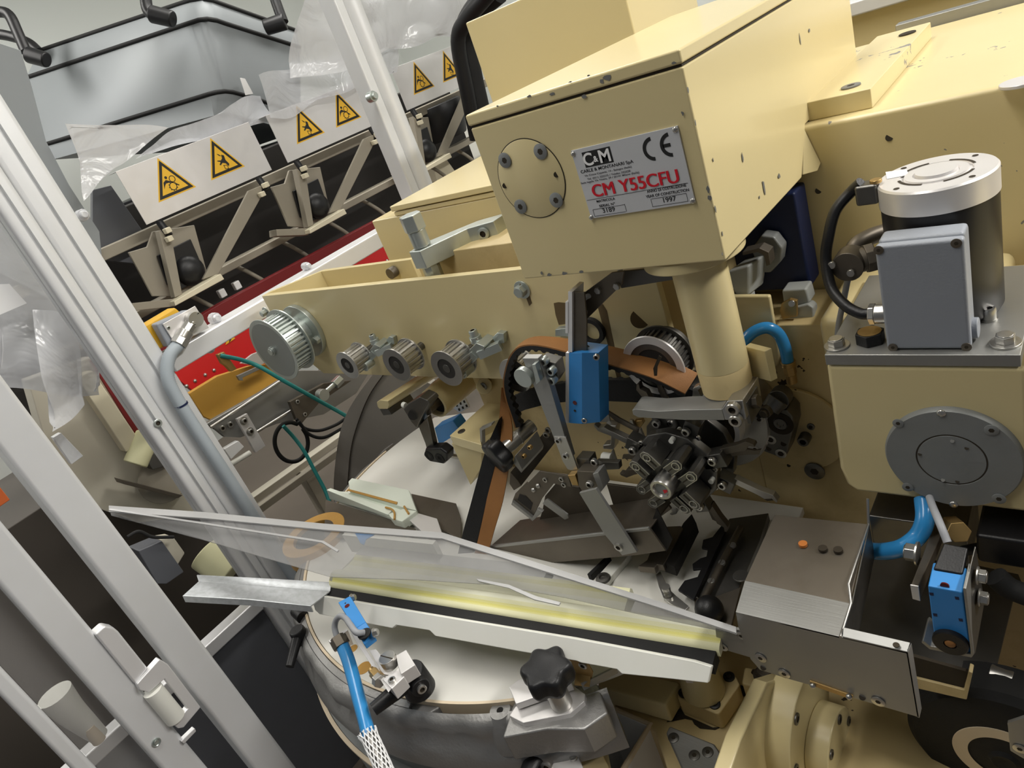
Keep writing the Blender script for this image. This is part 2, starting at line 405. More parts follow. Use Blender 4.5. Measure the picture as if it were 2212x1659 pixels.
# post behind the head
t = Thing('guard_post', 'silver double aluminium post behind the cream head and square box', 'guard post')
yy = 1.75
xa, xm, xb = W(1366, 20, y=yy).x, W(1405, 20, y=yy).x, W(1462, 20, y=yy).x
t.add('profile', G().box((xa, yy, 0), (xm - .006, yy + .05, 2.6)), 'aluminium', .004)
t.add('profile', G().cyl(V((xm + xb) / 2, yy + .03, 0), V((xm + xb) / 2, yy + .03, 2.6), (xb - xm) / 2, n=24), 'alu_bright')
t.done()
# door posts, nearer than the corner post
BX = -1.10
def xpost(label, yl, yr, d, z1, chips=(), mats='aluminium'):
    t = Thing('door_post', label, 'door post')
    t.add('profile', G().box((BX - d, yl, 0), (BX, yr, z1)), mats, .006, seg=3)
    for u, v, r in chips:
        p = W(u, v, x=BX + .0004)
        t.add('screw', G().lathe(p, X, [(0, 0), (0, r), (.0018, r), (.0022, r * .85), (.0010, r * .6), (.0026, r * .5), (.0018, 0)], 24), 'zinc')
    t.done()
xpost('wide silver fixed door post just right of the white hinge', .151, .203, .050, 2.2)
xpost('silver door post with one countersunk screw, left of the white hinge', .0555, .1015, .055, 2.2, [(337, 1603, .0068)])
xpost('narrowest silver door post crossing the bottom left corner', -.022, -.0005, .03, 2.2)
one('door_pane', G().box((BX - .040, .0, 0.4), (BX - .036, .0555, 2.1)), 'pane', 'smoky clear pane between the two leftmost silver door posts', 'pane')
# hinge
t = Thing('door_hinge', 'white die-cast hinge joining the two silver door posts', 'hinge')
hx = BX + .012
def H(px, dx, d): return G().prism([W(u, v, x=hx + dx) for u, v in px], X * -d)
t.add('body', H([(205, 1371), (226, 1352), (246, 1356), (256, 1364), (320, 1444), (293, 1479)], -.006, .022), 'alu_bright', .003, label='pale upper hinge block')
t.add('leaf', H([(345, 1424), (363, 1435), (434, 1528), (397, 1572), (385, 1574), (376, 1566), (406, 1531), (356, 1467), (322, 1496), (302, 1491), (296, 1478)], 0, .014), 'alu_bright', .0015)
b0, b1 = W(329, 1490, x=hx - .008), W(380, 1552, x=hx - .008)
t.add('barrel', G().cyl(b0, b1, .0145, n=32), 'pom', .001)
pn = W(314, 1465, x=hx - .006); ud = (b0 - b1).normalized()
t.add('pin', G().cyl(pn, pn + ud * .004, .006, n=24), 'zinc', .0006)
t.add('foot', H([(391, 1602), (421, 1573), (424, 1580), (398, 1607)], -.006, .01), 'alu_bright', .001)
t.done()
# conduit with elbow and its box
p0 = W(415, 668, x=GX + .015)
t = Thing('conduit', 'grey ribbed conduit with blue pen mark clipped to the wide guard post', 'conduit')
cx_ = GX + .016
path = [W(392, 738, x=cx_), W(366, 770, x=cx_), W(362, 815, x=cx_), W(382, 860, x=cx_), W(420, 922, x=cx_), W(475, 1005, x=cx_), W(545, 1112, x=cx_), W(640, 1255, x=cx_), W(800, 1490, x=cx_), W(870, 1600, x=cx_)]
t.add('hose', G().tube(path, .0135, n=16, res=8, ridged=.004), 'conduit', smooth=60)
a, b = W(385, 745, x=cx_), W(402, 716, x=cx_)
g = G().cyl(a, a.lerp(b, .5), .0185, n=8).cyl(a.lerp(b, .5), b, .0165, n=24)
c = W(412, 700, x=cx_)
g.cyl(b, c, .014, n=8)
t.add('gland', g, 'steel', .001)
d = W(418, 690, x=cx_ - .002)
t.add('elbow', G().cyl(c, d, .013, n=20).cyl(d - X * .012, d + X * .014, .017, n=28).bolt(d + X * .014 + Y * .010 + Z * .009, X, .003, .001).bolt(d + X * .014 - Y * .010 - Z * .009, X, .003, .001), 'steel', .001)
q = [W(379, 877, x=cx_ + .0136), W(402, 869, x=cx_ + .0136), W(411, 866, x=cx_ + .0136), W(405, 880, x=cx_ + .0136), W(385, 882, x=cx_ + .0136)]
g = G()
for a, b in ((0.0, .004), (.004, .0035)):
    k = W(397, 873, x=cx_)
tt = (path[4] - path[3]).normalized(); k = W(392, 875, x=cx_)
g.cyl(k - tt * .0025, k + tt * .0015, .0149, n=24)
t.add('pen_mark', g, 'navy')
t.done()
t = Thing('switch_box', 'yellow and grey interlock box with aluminium plate above the grey conduit', 'switch box')
P4 = [W(350, 700, x=GX), W(420, 661, x=GX), W(450, 708, x=GX), W(378, 745, x=GX)]
t.add('mounting_plate', G().prism(P4, X * .004), 'alu_sheet', .0008)
t.add('body', G().prism([p - X * .001 for p in [W(337, 700, x=GX), W(408, 668, x=GX), W(446, 712, x=GX), W(365, 750, x=GX)]], X * -.03), 'grey_paint', .004, label='dark grey half of the box')
t.add('cover', G().prism([p - X * .032 for p in [W(318, 706, x=GX), W(392, 662, x=GX), W(440, 706, x=GX), W(350, 760, x=GX)]], X * -.035), 'yellow_plastic', .005, label='yellow cover')
t.add('bolt', G().bolt(W(364, 708, x=GX + .004), X, .004, .002), 'zinc')
t.done()
# clear knobs on the rail
for (u, v, s), lab in zip(((465, 688, 1.0), (452, 752, .9), (662, 575, .75), (178, 465, .9)), ('clear plastic clip on the white rail above the electric warning sign', 'clear plastic clip under the white rail beside the red panel', 'clear plastic clip at the middle of the white rail near the arm tip', 'clear plastic clip on the left edge of the wide guard post')):
    p = W(u, v, x=GX - .03 if u > 200 else GX - .05)
    t = Thing('pane_clip', lab, 'clip', None)
    t.add('clip_body', G().cyl(p - X * .012, p + X * .006, .014 * s, n=10).cyl(p + X * .006, p + X * .016, .011 * s, .008 * s, n=10), 'film', .002)
    t.add('clip_core', G().cyl(p - X * .012, p + X * .010, .005 * s, n=8), 'pom')
    t.done()
# ================================================================ cantilever head with nameplate
YH = .669; XL, XR = -.6025, -.3215; ZB, ZS = 1.3715, 1.5735
t = Thing('drive_head', 'large cream box head with nameplate overhanging the machine', 'machine head')
side = [V(XR, YH, ZS - .0015), V(XR, YH, ZB), V(XR, .933, ZB - .004), V(XR, .978, 1.424), V(XR, 1.252, 1.424), V(XR, 1.252, ZS - .0015)]
t.add('housing', G().prism(side, V(XL - XR, 0, 0)), 'cream', .0022)
zt = W(1463, 106, y=YH).z
t.add('lid', G().box((XL - .001, YH - .001, ZS + .0012), (XR + .001, 1.252, zt)), 'cream', .0025)
t.add('lid_seam', G().box((XL + .002, YH + .002, ZS - .0015), (XR - .0015, 1.25, ZS + .0012)), 'seam')
# bearing cap
c = W(1147, 387, y=YH); r = abs(W(1225, 387, y=YH).x - W(1069, 387, y=YH).x) / 2 * 1.0
r = .0475
capo = t.add('bearing_cap', G().lathe(c, -Y, [(-.004, 0), (-.004, r), (.0008, r), (.0012, r - .0008), (.0012, 0)], 64), 'cream')
t.add('cap_groove', G().ring(c + Y * .002, -Y, r, r + .0011, .0025, 64), 'seam', parent=capo)
for u, v in ((1091, 346), (1168, 327), (1125, 446), (1202, 432)):
    t.add('screw', G().screw(W(u, v, y=YH - .0014), -Y, .0092), 'grey_cast', parent=capo)
for u, v in ((1202, 377), (1091, 401)): t.add('hole', G().cyl(W(u, v, y=YH - .0016), W(u, v, y=YH - .0008), .0034, n=20), 'seam', parent=capo)
# gusset between side face and machine front
A = [W(1724, 285, x=XR), W(1692, 432, x=XR), W(1569, 562, x=XR)]
gy = .972
B_ = W(1741, 390, y=gy - .03)
t.add('gusset', G().prism([V(XR - .001, gy - .001, 1.424), V(XR - .001, .972 - .030, ZB - .003), V(XR + .012, .960, ZB - .006), V(XR + .014, gy - .001, 1.372)], V(-.004, 0, 0)), 'cream', .001)
# chips of paint along the edges
random.seed(3)
def chip(g, o, n, a, b, w, h):
    pts = []
    for k in range(9):
        th = 2 * math.pi * k / 9; q = .6 + .6 * random.random()
        pts.append(Vector(o) + a * (math.cos(th) * w * q) + b * (math.sin(th) * h * q))
    g.prism(pts, n * .0003)
for u, v, w, h in ((1312, 168, .0075, .004), (1300, 176, .003, .003), (1143, 208, .004, .0018), (1193, 203, .0045, .0018), (1075, 229, .002, .0016), (1262, 208, .004, .0025), (1456, 136, .003, .0015), (1475, 245, .0018, .003), (1170, 590, .003, .003), (1186, 594, .005, .003), (1220, 590, .0055, .003), (1256, 587, .004, .0025), (1530, 410, .003, .005), (1533, 427, .003, .004), (1272, 163, .003, .001), (1232, 177, .003, .001)):
    g = G(); chip(g, W(u, v, y=YH - .0012), -Y, X, Z, w * .8, h * .8); t.add('paint_chip', g, 'bare')
for u, v, w, h in ((1604, 341, .003, .008), (1650, 405, .004, .012), (1683, 380, .005, .005), (1748, 66, .004, .004), (1728, 84, .002, .009), (1486, 195, .002, .005), (1540, 345, .0015, .003), (1545, 452, .002, .006), (1560, 505, .0015, .004), (1502, 265, .0015, .004), (1640, 426, .002, .003), (1560, 548, .002, .003)):
    g = G(); chip(g, W(u, v, x=XR + .0006), X, Y, Z, w * .8, h * .7); t.add('paint_chip', g, 'bare')
# nameplate
def fit(g, txt, p, q, cap, y, bold=.006):
    """line of text whose baseline runs between two pixels of the plate"""
    a, b = W(*p, y=y), W(*q, y=y); d = V(b.x - a.x, 0, b.z - a.z)
    size = cap / .729 if True else cap
    cu = bpy.data.curves.new('m', 'FONT'); cu.body = txt; cu.size = size; cu.offset = size * bold
    ob = bpy.data.objects.new('m', cu); COL.objects.link(ob); me = bpy.data.meshes.new_from_object(ob)
    wdt = max(v.co.x for v in me.vertices) - min(v.co.x for v in me.vertices); bpy.data.objects.remove(ob); bpy.data.meshes.remove(me)
    ax = V(1, 0, 0)
    return text_g(txt, V(a.x, y, a.z), ax, Z, size, .0002, d.length / wdt, into=g, bold=size * bold)
PY = YH - .0022
tl, br = W(1233, 326, y=PY), W(1502, 438, y=PY)
np_ = t.add('nameplate', G().box((tl.x, PY, br.z), (br.x, YH, tl.z)), 'plate', .0002)
PY -= .0002
g = G()
fit(g, 'CARLE & MONTANARI SpA', (1255, 375), (1368, 351), .0036, PY)
fit(g, 'ANNO DI COSTRUZIONE', (1398, 417), (1482, 401), .0031, PY)
fit(g, 'YEAR OF CONSTRUCTION', (1396, 428), (1489, 413.5), .0031, PY)
fit(g, 'MATRICOLA', (1289, 438), (1328, 430.5), .0030, PY)
fit(g, 'SERIAL N\u00b0', (1295, 448), (1328, 441), .0030, PY)
fit(g, '1997', (1431, 438), (1458, 433), .0054, PY)
fit(g, '3189', (1302, 460), (1328, 455), .0054, PY)
def rule(g, p, q, w=.00035):
    a, b = W(*p, y=PY), W(*q, y=PY); g.bar(a, V(b.x, PY, a.z) if abs(a.z - b.z) < .004 else V(a.x, PY, b.z), .0002, w, Z if abs(a.z - b.z) < .004 else X)
rule(g, (1268, 433), (1485, 392.5))
for a, b, c, d in (((1281, 453), (1349, 441), (1352, 457), (1285, 468)), ((1407, 430), (1482, 417.5), (1487, 434.5), (1410, 447))):
    rule(g, a, b); rule(g, b, c); rule(g, c, d); rule(g, d, a)
# CE mark
def arc(g, c, r, w, a0, a1, n=24):
    P = [];
    for k in range(n + 1):
        th = math.radians(a0 + (a1 - a0) * k / n); P.append((c.x + r * math.cos(th), c.z + r * math.sin(th)))
    for k in range(n, -1, -1):
        th = math.radians(a0 + (a1 - a0) * k / n); P.append((c.x + (r - w) * math.cos(th), c.z + (r - w) * math.sin(th)))
    g.prism([V(x, PY - .0001, z) for x, z in P], V(0, .0002, 0))
R_ = .0125
cc = W(1412, 321, y=PY); arc(g, V(cc.x, 0, cc.z), R_, .0038, 95, 265)
ce = W(1450, 312, y=PY); arc(g, V(ce.x, 0, ce.z), R_, .0038, 95, 265)
g.box((ce.x - R_ + .003, PY - .0001, ce.z - .0018), (ce.x - .001, PY + .0001, ce.z + .0018))
t.add('lettering', g, 'ink', parent=np_, label='black printed lettering and CE mark')
g = G()
for _k in (0, .9, 1.8): fit(g, 'CM Y55CFU', (1281 + _k, 426.5 - _k * .2), (1465 + _k, 392.4 - _k * .2), .0148, PY - .00025 * _k, 0)
t.add('lettering', g, 'ink_red', parent=np_, label='red model lettering CM Y55CFU')
g = G()
fit(g, 'Via Croce Coperta, 14 - Bologna (Italia)', (1263, 382), (1364, 360), .0021, PY)
fit(g, 'Tel. (051) 322335 / Telefax 322258', (1269, 389), (1361, 368), .0021, PY)
fit(g, 'Sede legale: Via Neera, 39 / 20141 Milano (Italia)', (1255, 398), (1380, 372), .0021, PY)
t.add('lettering', g, 'ink_grey', parent=np_, label='small grey address lines')
a, b = W(1256, 330, y=PY), W(1326, 350, y=PY)
lg = G().box((a.x, PY, b.z), (b.x, PY + .0002, a.z)); lg.mi = 1
PY -= .0003
fit(lg, 'C', (1263, 359), (1283, 355), .0140, PY, .022); fit(lg, 'M', (1296, 352), (1319, 347), .0140, PY, .022); fit(lg, '&', (1283.5, 350), (1293, 348), .0065, PY, .03)
t.add('logo', lg, ['ink', 'white_label'], parent=np_, label='white C&M letters in a black square')
for u, v in ((1238, 333), (1458, 280), (1277, 470), (1496, 434)):
    t.add('rivet', G().sph(W(u, v, y=YH - .0024), .0031, 12, (1, .6, 1)), 'steel', parent=np_)
t.done()
# ================================================================ column below the head
cy_ = .720
a, b = W(1440, 600, y=cy_ - .03), W(1590, 590, y=cy_ - .03)
ctr = V((W(1465, 600, y=cy_).x + W(1562, 575, y=cy_).x) / 2, cy_, 0)
rc = .0325
zt_ = ZB - .001; zb_ = W(1560, 820, y=cy_ - rc).z
t = Thing('column', 'cream round column hanging under the right end of the head', 'column')
fx = (W(1384, 590, y=cy_ - .0).x + W(1613, 540, y=cy_ - .0).x) / 2
t.add('flange', G().cyl(V(fx, cy_ + .012, zt_ - .014), V(fx, cy_ + .012, zt_), .0605, n=64), 'cream', .002)
t.add('tube', G().cyl(V(ctr.x, cy_, zb_ + .004), V(ctr.x, cy_, zt_ - .014), rc, n=56), 'cream')
t.add('end_ring', G().lathe(V(ctr.x, cy_, zb_ - .032), Z, [(0, rc * .98), (.0345, rc * 1.01), (.036, rc * .985), (.036, 0)], 56), 'cream_dirty')
ear = [V(ctr.x + .022, cy_ + .024, 0), V(ctr.x + .052, cy_ + .012, 0), V(ctr.x + .058, cy_ + .020, 0), V(ctr.x + .026, cy_ + .034, 0)]
t.add('ear', G().prism([p + Z * (zb_ - .030) for p in ear], Z * .044), 'cream', .001)
t.add('seal', G().lathe(V(ctr.x, cy_, zb_ - .040), Z, [(0, 0), (0, rc * .9), (.008, rc * .95), (.008, 0)], 48), 'steel_grubby')
t.done()
COLX, COLZ = ctr.x, zb_ - .040

# ================================================================ square cream cabinet behind
yy = 1.32
A = [W(1005, 50, y=yy), W(1368, -70, y=yy), W(1370, 60, y=yy)]
x0, x1, zt = W(1005, 50, y=yy).x, W(1363, 40, y=yy).x, W(1005, 50, y=yy).z
one('cabinet', G().box((x0, yy, 1.40), (x1, yy + .3, zt)), 'cream', 'plain square cream cabinet standing behind the head', 'cabinet', bevel=.003)

# ================================================================ machine body, right
YM = .972; ZM = 1.4225
t = Thing('machine_body', 'big cream machine body whose pitted top runs to the right edge', 'machine body')
t.add('casting', G().box((-.66, YM, .30), (.35, 1.50, ZM)), 'cream_worn', .0065, seg=3)
for u, v, r in ((1921, 297, .0045), (1753, 328, .0042), (1768, 412, .0042)):
    t.add('hole', G().cyl(W(u, v, y=YM - .0004), W(u, v, y=YM + .003), r, n=20), 'seam')
pz = 1.447
pad = [W(1742, 224, z=pz), W(1878, 192, z=pz), W(2030, 45, z=pz), W(1900, 70, z=pz)]
x0p, x1p = XR - .002, W(1879, 192, z=pz).x
yb_ = 1.39
po = t.add('pad', G().box((x0p, YM + .024, ZM), (x1p, yb_, pz)), 'cream_worn', .0015)
for u, v in ((1838, 187), (1960, 73)):
    c = W(u, v, z=pz + .0004)
    t.add('screw', G().screw(c, Z, .012), 'bare' if u < 1900 else 'seam', parent=po)
t.add('lifting_eye', G().cyl(W(2205, 182, z=ZM), W(2205, 182, z=ZM) + Z * .004, .02), 'alu_sheet', .001)
t.done()
t = Thing('guide_rail', 'grey metal rail along the back of the machine top', 'rail')
t.add('strip', G().box((XR + .002, 1.505, 1.40), (.4, 1.53, 1.44)), 'steel_brushed', .002)
t.done()
t = Thing('rear_panel', 'cream panel with silver top rail behind the machine top', 'panel')
yy = 1.9
zl = W(1842, 33, y=yy).z; zl2 = W(1842, 12, y=yy).z
t.add('panel', G().box((-.62, yy, 1.0), (.4, yy + .02, zl)), 'cream', .002)
t.add('rail', G().box((-.62, yy - .03, zl), (.4, yy + .03, zl2 + .01)), 'aluminium', .004)
t.done()
# ================================================================ front machine wall under the arm (left of the column)
YW = 1.02
# ================================================================ small cream box left of the head
yy = .995
t = Thing('gear_cover', 'small cream lidded box left of the head, over the pulley arm', 'cover box')
x0, x1 = W(812, 500, y=yy).x, -.66
zt = W(845, 445, y=yy).z; zs = W(842, 458, y=yy).z; zz = W(812, 476, y=yy).z
xl = W(845, 445, y=yy).x
t.add('body', G().box((x0, yy, 1.0), (x1, yy + .42, zz)), 'cream', .003)
t.add('lid', G().box((xl, yy - .001, zz), (x1, yy + .42, zs - .002)).box((xl - .002, yy - .004, zs), (x1, yy + .43, zt)), 'cream', .002)
t.done()
# ================================================================ pulley arm: long cream channel
YA = .80; ZA = 1.3345; ZA2 = 1.1255; XA = -1.508
t = Thing('pulley_arm', 'long cream channel arm carrying the toothed pulleys', 'machine arm')
fr = [W(565, 640, y=YA), W(1130, 572, y=YA), V(-.33, YA, 1.3345), V(-.33, YA, 1.10), V(-.62, YA, ZA2), W(1080, 820, y=YA), W(660, 805, y=YA)]
fr = [V(XA, YA, ZA), V(-.49, YA, ZA), V(-.49, YA, ZA2 - .0), V(-1.42, YA, ZA2), V(XA, YA, ZA2 + .08)]
t.add('front_plate', G().prism(fr, Y * .014), 'cream', .0015)
yb2 = W(650, 592, z=ZA).y
t.add('back_plate', G().prism([V(XA + .09, yb2, ZA), V(-1.10, yb2, ZA), V(-1.10, yb2, ZA - .12), V(XA + .09, yb2, ZA - .12)], Y * .012), 'cream', .001)
t.add('end_plate', G().prism([V(XA, YA + .012, ZA), V(XA + .09, yb2, ZA), V(XA + .09, yb2 + .012, ZA), V(XA, YA + .028, ZA)], Z * -.12), 'cream', .001)
t.add('web', G().box((-1.45, YA + .014, ZA2 + .02), (-.66, yb2, ZA2 + .03)), 'cream')
p = W(853, 585, y=yb2 - .002)
t.add('clamp_screw', G().cyl(p, p - Y * .016, .012, n=18), 'steel_grubby', .001)
# slotted bolt, oblong windows
p = W(1129, 625, y=YA)
t.add('slot', G().cyl(W(1133, 618, y=YA - .0006), W(1133, 618, y=YA + .001), .0085, n=20).prism([W(1131, 628, y=YA - .0006), W(1139, 625, y=YA - .0006), W(1149, 655, y=YA - .0006), W(1143, 661, y=YA - .0006)], Y * .0006), 'recess')
t.add('bolt', G().bolt(p, -Y, .0105, .010, True, washer=.0155), 'zinc', .0004)
for pts in ([(1196, 655), (1206, 653), (1228, 655), (1222, 700), (1207, 702), (1200, 680)],):
    t.add('window', polyy(pts, YA - .0006, .0008), 'recess')
t.add('window', G().cyl(W(1383, 688, y=YA - .0006), W(1383, 688, y=YA + .0002), .0145, n=24), 'recess')
t.add('groove', G().prism([W(1290, 659, y=YA - .0004), W(1302, 657, y=YA - .0004), W(1311, 672, y=YA - .0004), W(1343, 822, y=YA - .0004), W(1334, 822, y=YA - .0004)], Y * .0006), 'recess')
p = W(575, 673, y=YA)
t.add('bolt', G().bolt(p, -Y, .008, .012, True, washer=.012), 'zinc', .0004)
t.done()
# wall panel that carries on to the right, in the plane of the arm
t = Thing('front_wall', 'cream front wall behind the column and the gripper wheel', 'machine wall')
yw = YA + .06
t.add('wall', G().box((-1.0, yw, .05), (-.430, YM - .004, ZB - .012)).box((-.4301, yw, .05), (.30, YM - .004, 1.19)), 'cream_dirty', .002)
t.done()

def pulley(label, u, v, r, w, teeth, y1, y0=None, hollow=True, mat_='steel', hub=.0, group=None):
    """toothed belt pulley with two flanges; face centre at pixel (u,v) on plane y1"""
    c = W(u, v, y=y1)
    t = Thing('toothed_pulley', label, 'pulley', group)
    t.add('toothed_rim', G().gear(c + Y * .003, Y, r, w - .006, teeth, r * .10), mat_, .0003)
    t.add('flange', G().ring(c, Y, r * .64 if hollow else .002, r * 1.13, .003, 56), mat_, .0004)
    t.add('flange', G().ring(c + Y * (w - .003), Y, r * .3, r * 1.13, .003, 56), mat_, .0004)
    if hollow:
        t.add('bearing', G().cyl(c + Y * .0012, c + Y * .0031, r * .66, n=40), 'dark_void')  # dark disc painting the shade of the hollow, not a bearing
        t.add('axle', G().cyl(c + Y * .0002, c + Y * (w + .02), r * .26, n=24), 'steel_dark', .0005)
    else:
        t.add('web', G().lathe(c - Y * .0005, Y, [(0, 0), (0, r * 1.0), (.003, r * 1.05), (.003, 0)], 48), 'pulley_face')
        t.add('centre_bolt', G().cyl(c, c - Y * .006, r * .16, n=24).cyl(c - Y * .006, c - Y * .009, r * .12, n=20), 'zinc', .0008)
    return t, c
t, c = pulley('largest toothed pulley, solid faced, at the tip of the arm', 590, 757, .066, .050, 40, YA - .095, hollow=False, mat_='zinc')
t.add('hub', G().cyl(c + Y * .05, V(c.x, YA - .012, c.z), .038, n=40), 'zinc')
fl = c + V(.0, 0, 0); fl.y = YA - .012
t.add('bearing_flange', G().cyl(fl, fl + Y * .012, .064, n=56), 'zinc', .0015)
for a in (125, -20):
    q = fl + V(.054 * math.cos(math.radians(a)), 0, .054 * math.sin(math.radians(a)))
    t.add('bolt', G().bolt(q, -Y, .009, .010, True), 'zinc', .0005)
t.done()
ps = [(752, 790, .0275, 'small hollow toothed pulley, first from the big solid one'), (858, 789, .0305, 'small hollow toothed pulley, second from the big solid one'), (966, 797, .0315, 'small hollow toothed pulley, third, just left of the loose belt')]
for u, v, r, l in ps:
    t, c = pulley(l, u - 2, v + 0, r, .044, 20, YA - .075, mat_='steel', group='small pulleys on the arm')
    t.add('shaft', G().cyl(c + Y * .04, V(c.x, YA, c.z), .008, n=20), 'steel_dark')
    t.done()
t, c = pulley('small hollow toothed pulley under the loose brown belt', 1112, 812, .0285, .034, 20, YA - .055, mat_='steel')
t.add('shaft', G().cyl(c + Y * .03, V(c.x, YA, c.z), .008, n=20), 'steel_dark')
t.done()
t, c = pulley('wide dark toothed pulley partly behind the round column', 1412, 790, .041, .034, 30, YA - .055, mat_='steel_dark')
t.add('drum', G().cyl(c + Y * .034, c + Y * .054, .034, n=40), 'steel_dark')
t.add('front_disc', G().lathe(c - Y * .002, Y, [(0, .036), (0, .047), (.002, .048), (.002, .036)], 56), 'alu_sheet')
t.done()
# tensioner clamps between pulleys
def tensioner(label, u, v, mirror=1, s=1.0):
    t = Thing('tension_clamp', label, 'clamp', 'belt tension clamps on the arm')
    o = W(u, v, y=YA)
    def P(a, b, c): return o + V(a * s * mirror, -b * s, c * s)
    t.add('block', G().prism([P(-.022, .030, -.006), P(.010, .030, .004), P(.018, .030, .020), P(.004, .030, .026), P(-.024, .030, .010)], Y * .030 * s), 'zinc', .001)
    t.add('arm', G().bar(P(-.052, .036, -.020), P(-.01, .024, .006), .016 * s, .014 * s), 'zinc', .001)
    t.add('arm', G().bar(P(.0, .030, .006), P(.034, .012, .012), .012 * s, .014 * s), 'zinc', .001)
    p = P(-.006, .018, .022)
    t.add('screw', G().cyl(p, p + Z * .010 * s, .0095 * s, n=24).bolt(p + Z * .010 * s, Z, .0068 * s, .010 * s), 'zinc', .0006)
    p = P(-.030, .030, -.014)
    t.add('pin', G().cyl(p, p - Y * .022 * s, .011 * s, n=28), 'zinc', .001)
    t.add('end_piece', G().prism([P(.022, .010, .012), P(.040, .010, .014), P(.046, .010, .030), P(.034, .010, .032), P(.020, .010, .024)], Y * .010 * s), 'zinc', .001)
    t.done()
tensioner('zinc tension clamp between the first and second small pulleys', 838, 752)
tensioner('zinc tension clamp right of the third small pulley', 1062, 752, 1, 1.15)

# vertical hex screw with its bracket above the arm
t = Thing('adjusting_screw', 'zinc hex-headed adjusting screw standing in a bracket above the arm', 'screw')
yq = .93
bt = W(940, 597, y=YA + .03); 
o = V(bt.x, bt.y, 0); zt = W(893, 462, y=bt.y).z; 
zz = lambda v, u=915: W(u, v, y=bt.y).z
zh = zz(462, 890); zh2 = zz(497, 900); zc = zz(520, 905)
t.add('head', G().cyl(V(o.x, o.y, zh2), V(o.x, o.y, zh), .021, n=6), 'zinc', .002)
t.add('collar', G().cyl(V(o.x, o.y, zc - .01), V(o.x, o.y, zh2), .0165, n=28), 'zinc', .001)
t.add('shank', G().cyl(V(o.x, o.y, zz(575, 935)), V(o.x, o.y, zc), .012, n=24), 'steel', .001)
g = G(); zb = ZA - .01; n = 14; zs = zz(570, 932); prof = [(0, 0)]
for k in range(n + 1): prof += [(k * (zs - zb) / n, .0098), ((k + .5) * (zs - zb) / n, .0082)]
prof.append((prof[-1][0], 0))
t.add('thread', G().lathe(V(o.x, o.y, zb), Z, prof, 20), 'steel')
zk = zz(520, 905) - .012
q1 = W(1005, 482, y=.985)
t.add('bracket', G().prism([V(o.x - .02, o.y - .018, zk), V(o.x + .012, o.y - .022, zk), V(o.x + .055, .895, zk), V(o.x + .105, .915, zk), V(o.x + .105, .955, zk), V(o.x + .05, .935, zk), V(o.x - .02, o.y + .02, zk)], Z * -.034), 'zinc', .0015)
t.add('nut', G().cyl(V(o.x, o.y, zk - .062), V(o.x, o.y, zk - .034), .017, n=8), 'zinc', .001)
p = V(o.x + .082, .905, zk - .016)
t.add('screw', G().bolt(p, V(.2, -1, 0), .011, .005), 'zinc')
t.done()
# ================================================================ gearbox with motor
YG = .70; ZP = 1.2375; ZP0 = 1.2235
t = Thing('gearbox', 'cream gearbox with a big grey round cover, under the motor', 'gearbox')
out = [(1784, 792), (2212, 796), (2212, 1108), (1850, 1063), (1829, 1048), (1813, 1012)]
pts = [W(u, v, y=YG) for u, v in out]; pts[1].x = pts[2].x = -.066; pts[0].z = pts[1].z = ZP0
t.add('casting', G().prism(pts, Y * .235), 'cream', .006, seg=3)
xr = W(1768, 720, y=.80).x
t.add('casting', G().box((xr, .80, 1.12), (-.10, .968, W(1775, 690, y=.80).z)), 'cream', .012, label='rear cream block of the casting', seg=3)
t.add('casting', G().box((-.0645, YG + .004, 1.03), (.42, .94, 1.235)), 'cream', .004, label='cream block right of the seam, mostly unseen, added to shade what lies below')  # only the edge by the seam is seen; the rest added to block light
t.add('mounting_plate', G().box((-.248, YG - .001, ZP0 + .0005), (-.0715, .90, ZP)), 'steel_brushed', .001)
c = W(2057, 985, y=YG)
co = t.add('cover', G().lathe(c, -Y, [(-.003, 0), (-.003, .0645), (.004, .0645), (.0075, .0625), (.0075, .0335), (.0068, .033), (.0068, .032), (.0075, .0315), (.0075, 0)], 72), 'grey_cast', smooth=30)
t.add('cover_groove', G().ring(c - Y * .0069, -Y, .0318, .0330, .0004, 64), 'seam', parent=co)
for u, v, r in ((1940, 914, .0055), (2142, 929, .0065), (1961, 1052, .0058), (2158, 1077, .0065)):
    t.add('screw', G().screw(W(u, v, y=YG - .0078), -Y, r), 'grey_cast', parent=co)
for u, v in ((2033, 893), (2060, 1090)):
    t.add('screw', G().sph(W(u, v, y=YG - .008), .0045, 14, (1, .5, 1)), 'steel', parent=co)
for u, v in ((1987, 981), (2088, 968), (2068, 1040)):
    t.add('hole', G().cyl(W(u, v, y=YG - .0079), W(u, v, y=YG - .0072), .0020, n=12), 'seam', parent=co)
for u, v in ((2057, 953), (2037, 1037)):
    t.add('screw', G().cyl(W(u, v, y=YG - .0084), W(u, v, y=YG - .0072), .0020, n=12), 'steel', parent=co)
for u, v in ((1808, 748), (2172, 742)):
    t.add('bolt', G().bolt(W(u, v, z=ZP), Z, .0090, .0075, True, washer=.0135), 'steel', .0006)
t.add('bolt', G().bolt(W(2136, 690, z=ZP), Z, .0070, .012, washer=.008), 'steel')
p = W(1881, 738, z=ZP)
pl = t.add('oil_plug', G().cyl(p, p + Z * .013, .0150, n=6), 'black_plastic', .001)
t.add('plug_face', G().cyl(p + Z * .013, p + Z * .0134, .0118, n=24), 'brass', parent=pl)
t.done()
MX, MY, RM = -.1463, .800, .0525
t = Thing('motor', 'black round motor with ribbed silver cap standing on the gearbox', 'motor')
zt = W(2022, 372, y=MY).z
t.add('body', G().lathe(V(MX, MY, ZP + .0005), Z, [(0, 0), (0, RM * .94), (.006, RM), (zt - ZP - .026, RM), (zt - ZP - .026, 0)], 64), 'black_paint', smooth=40)
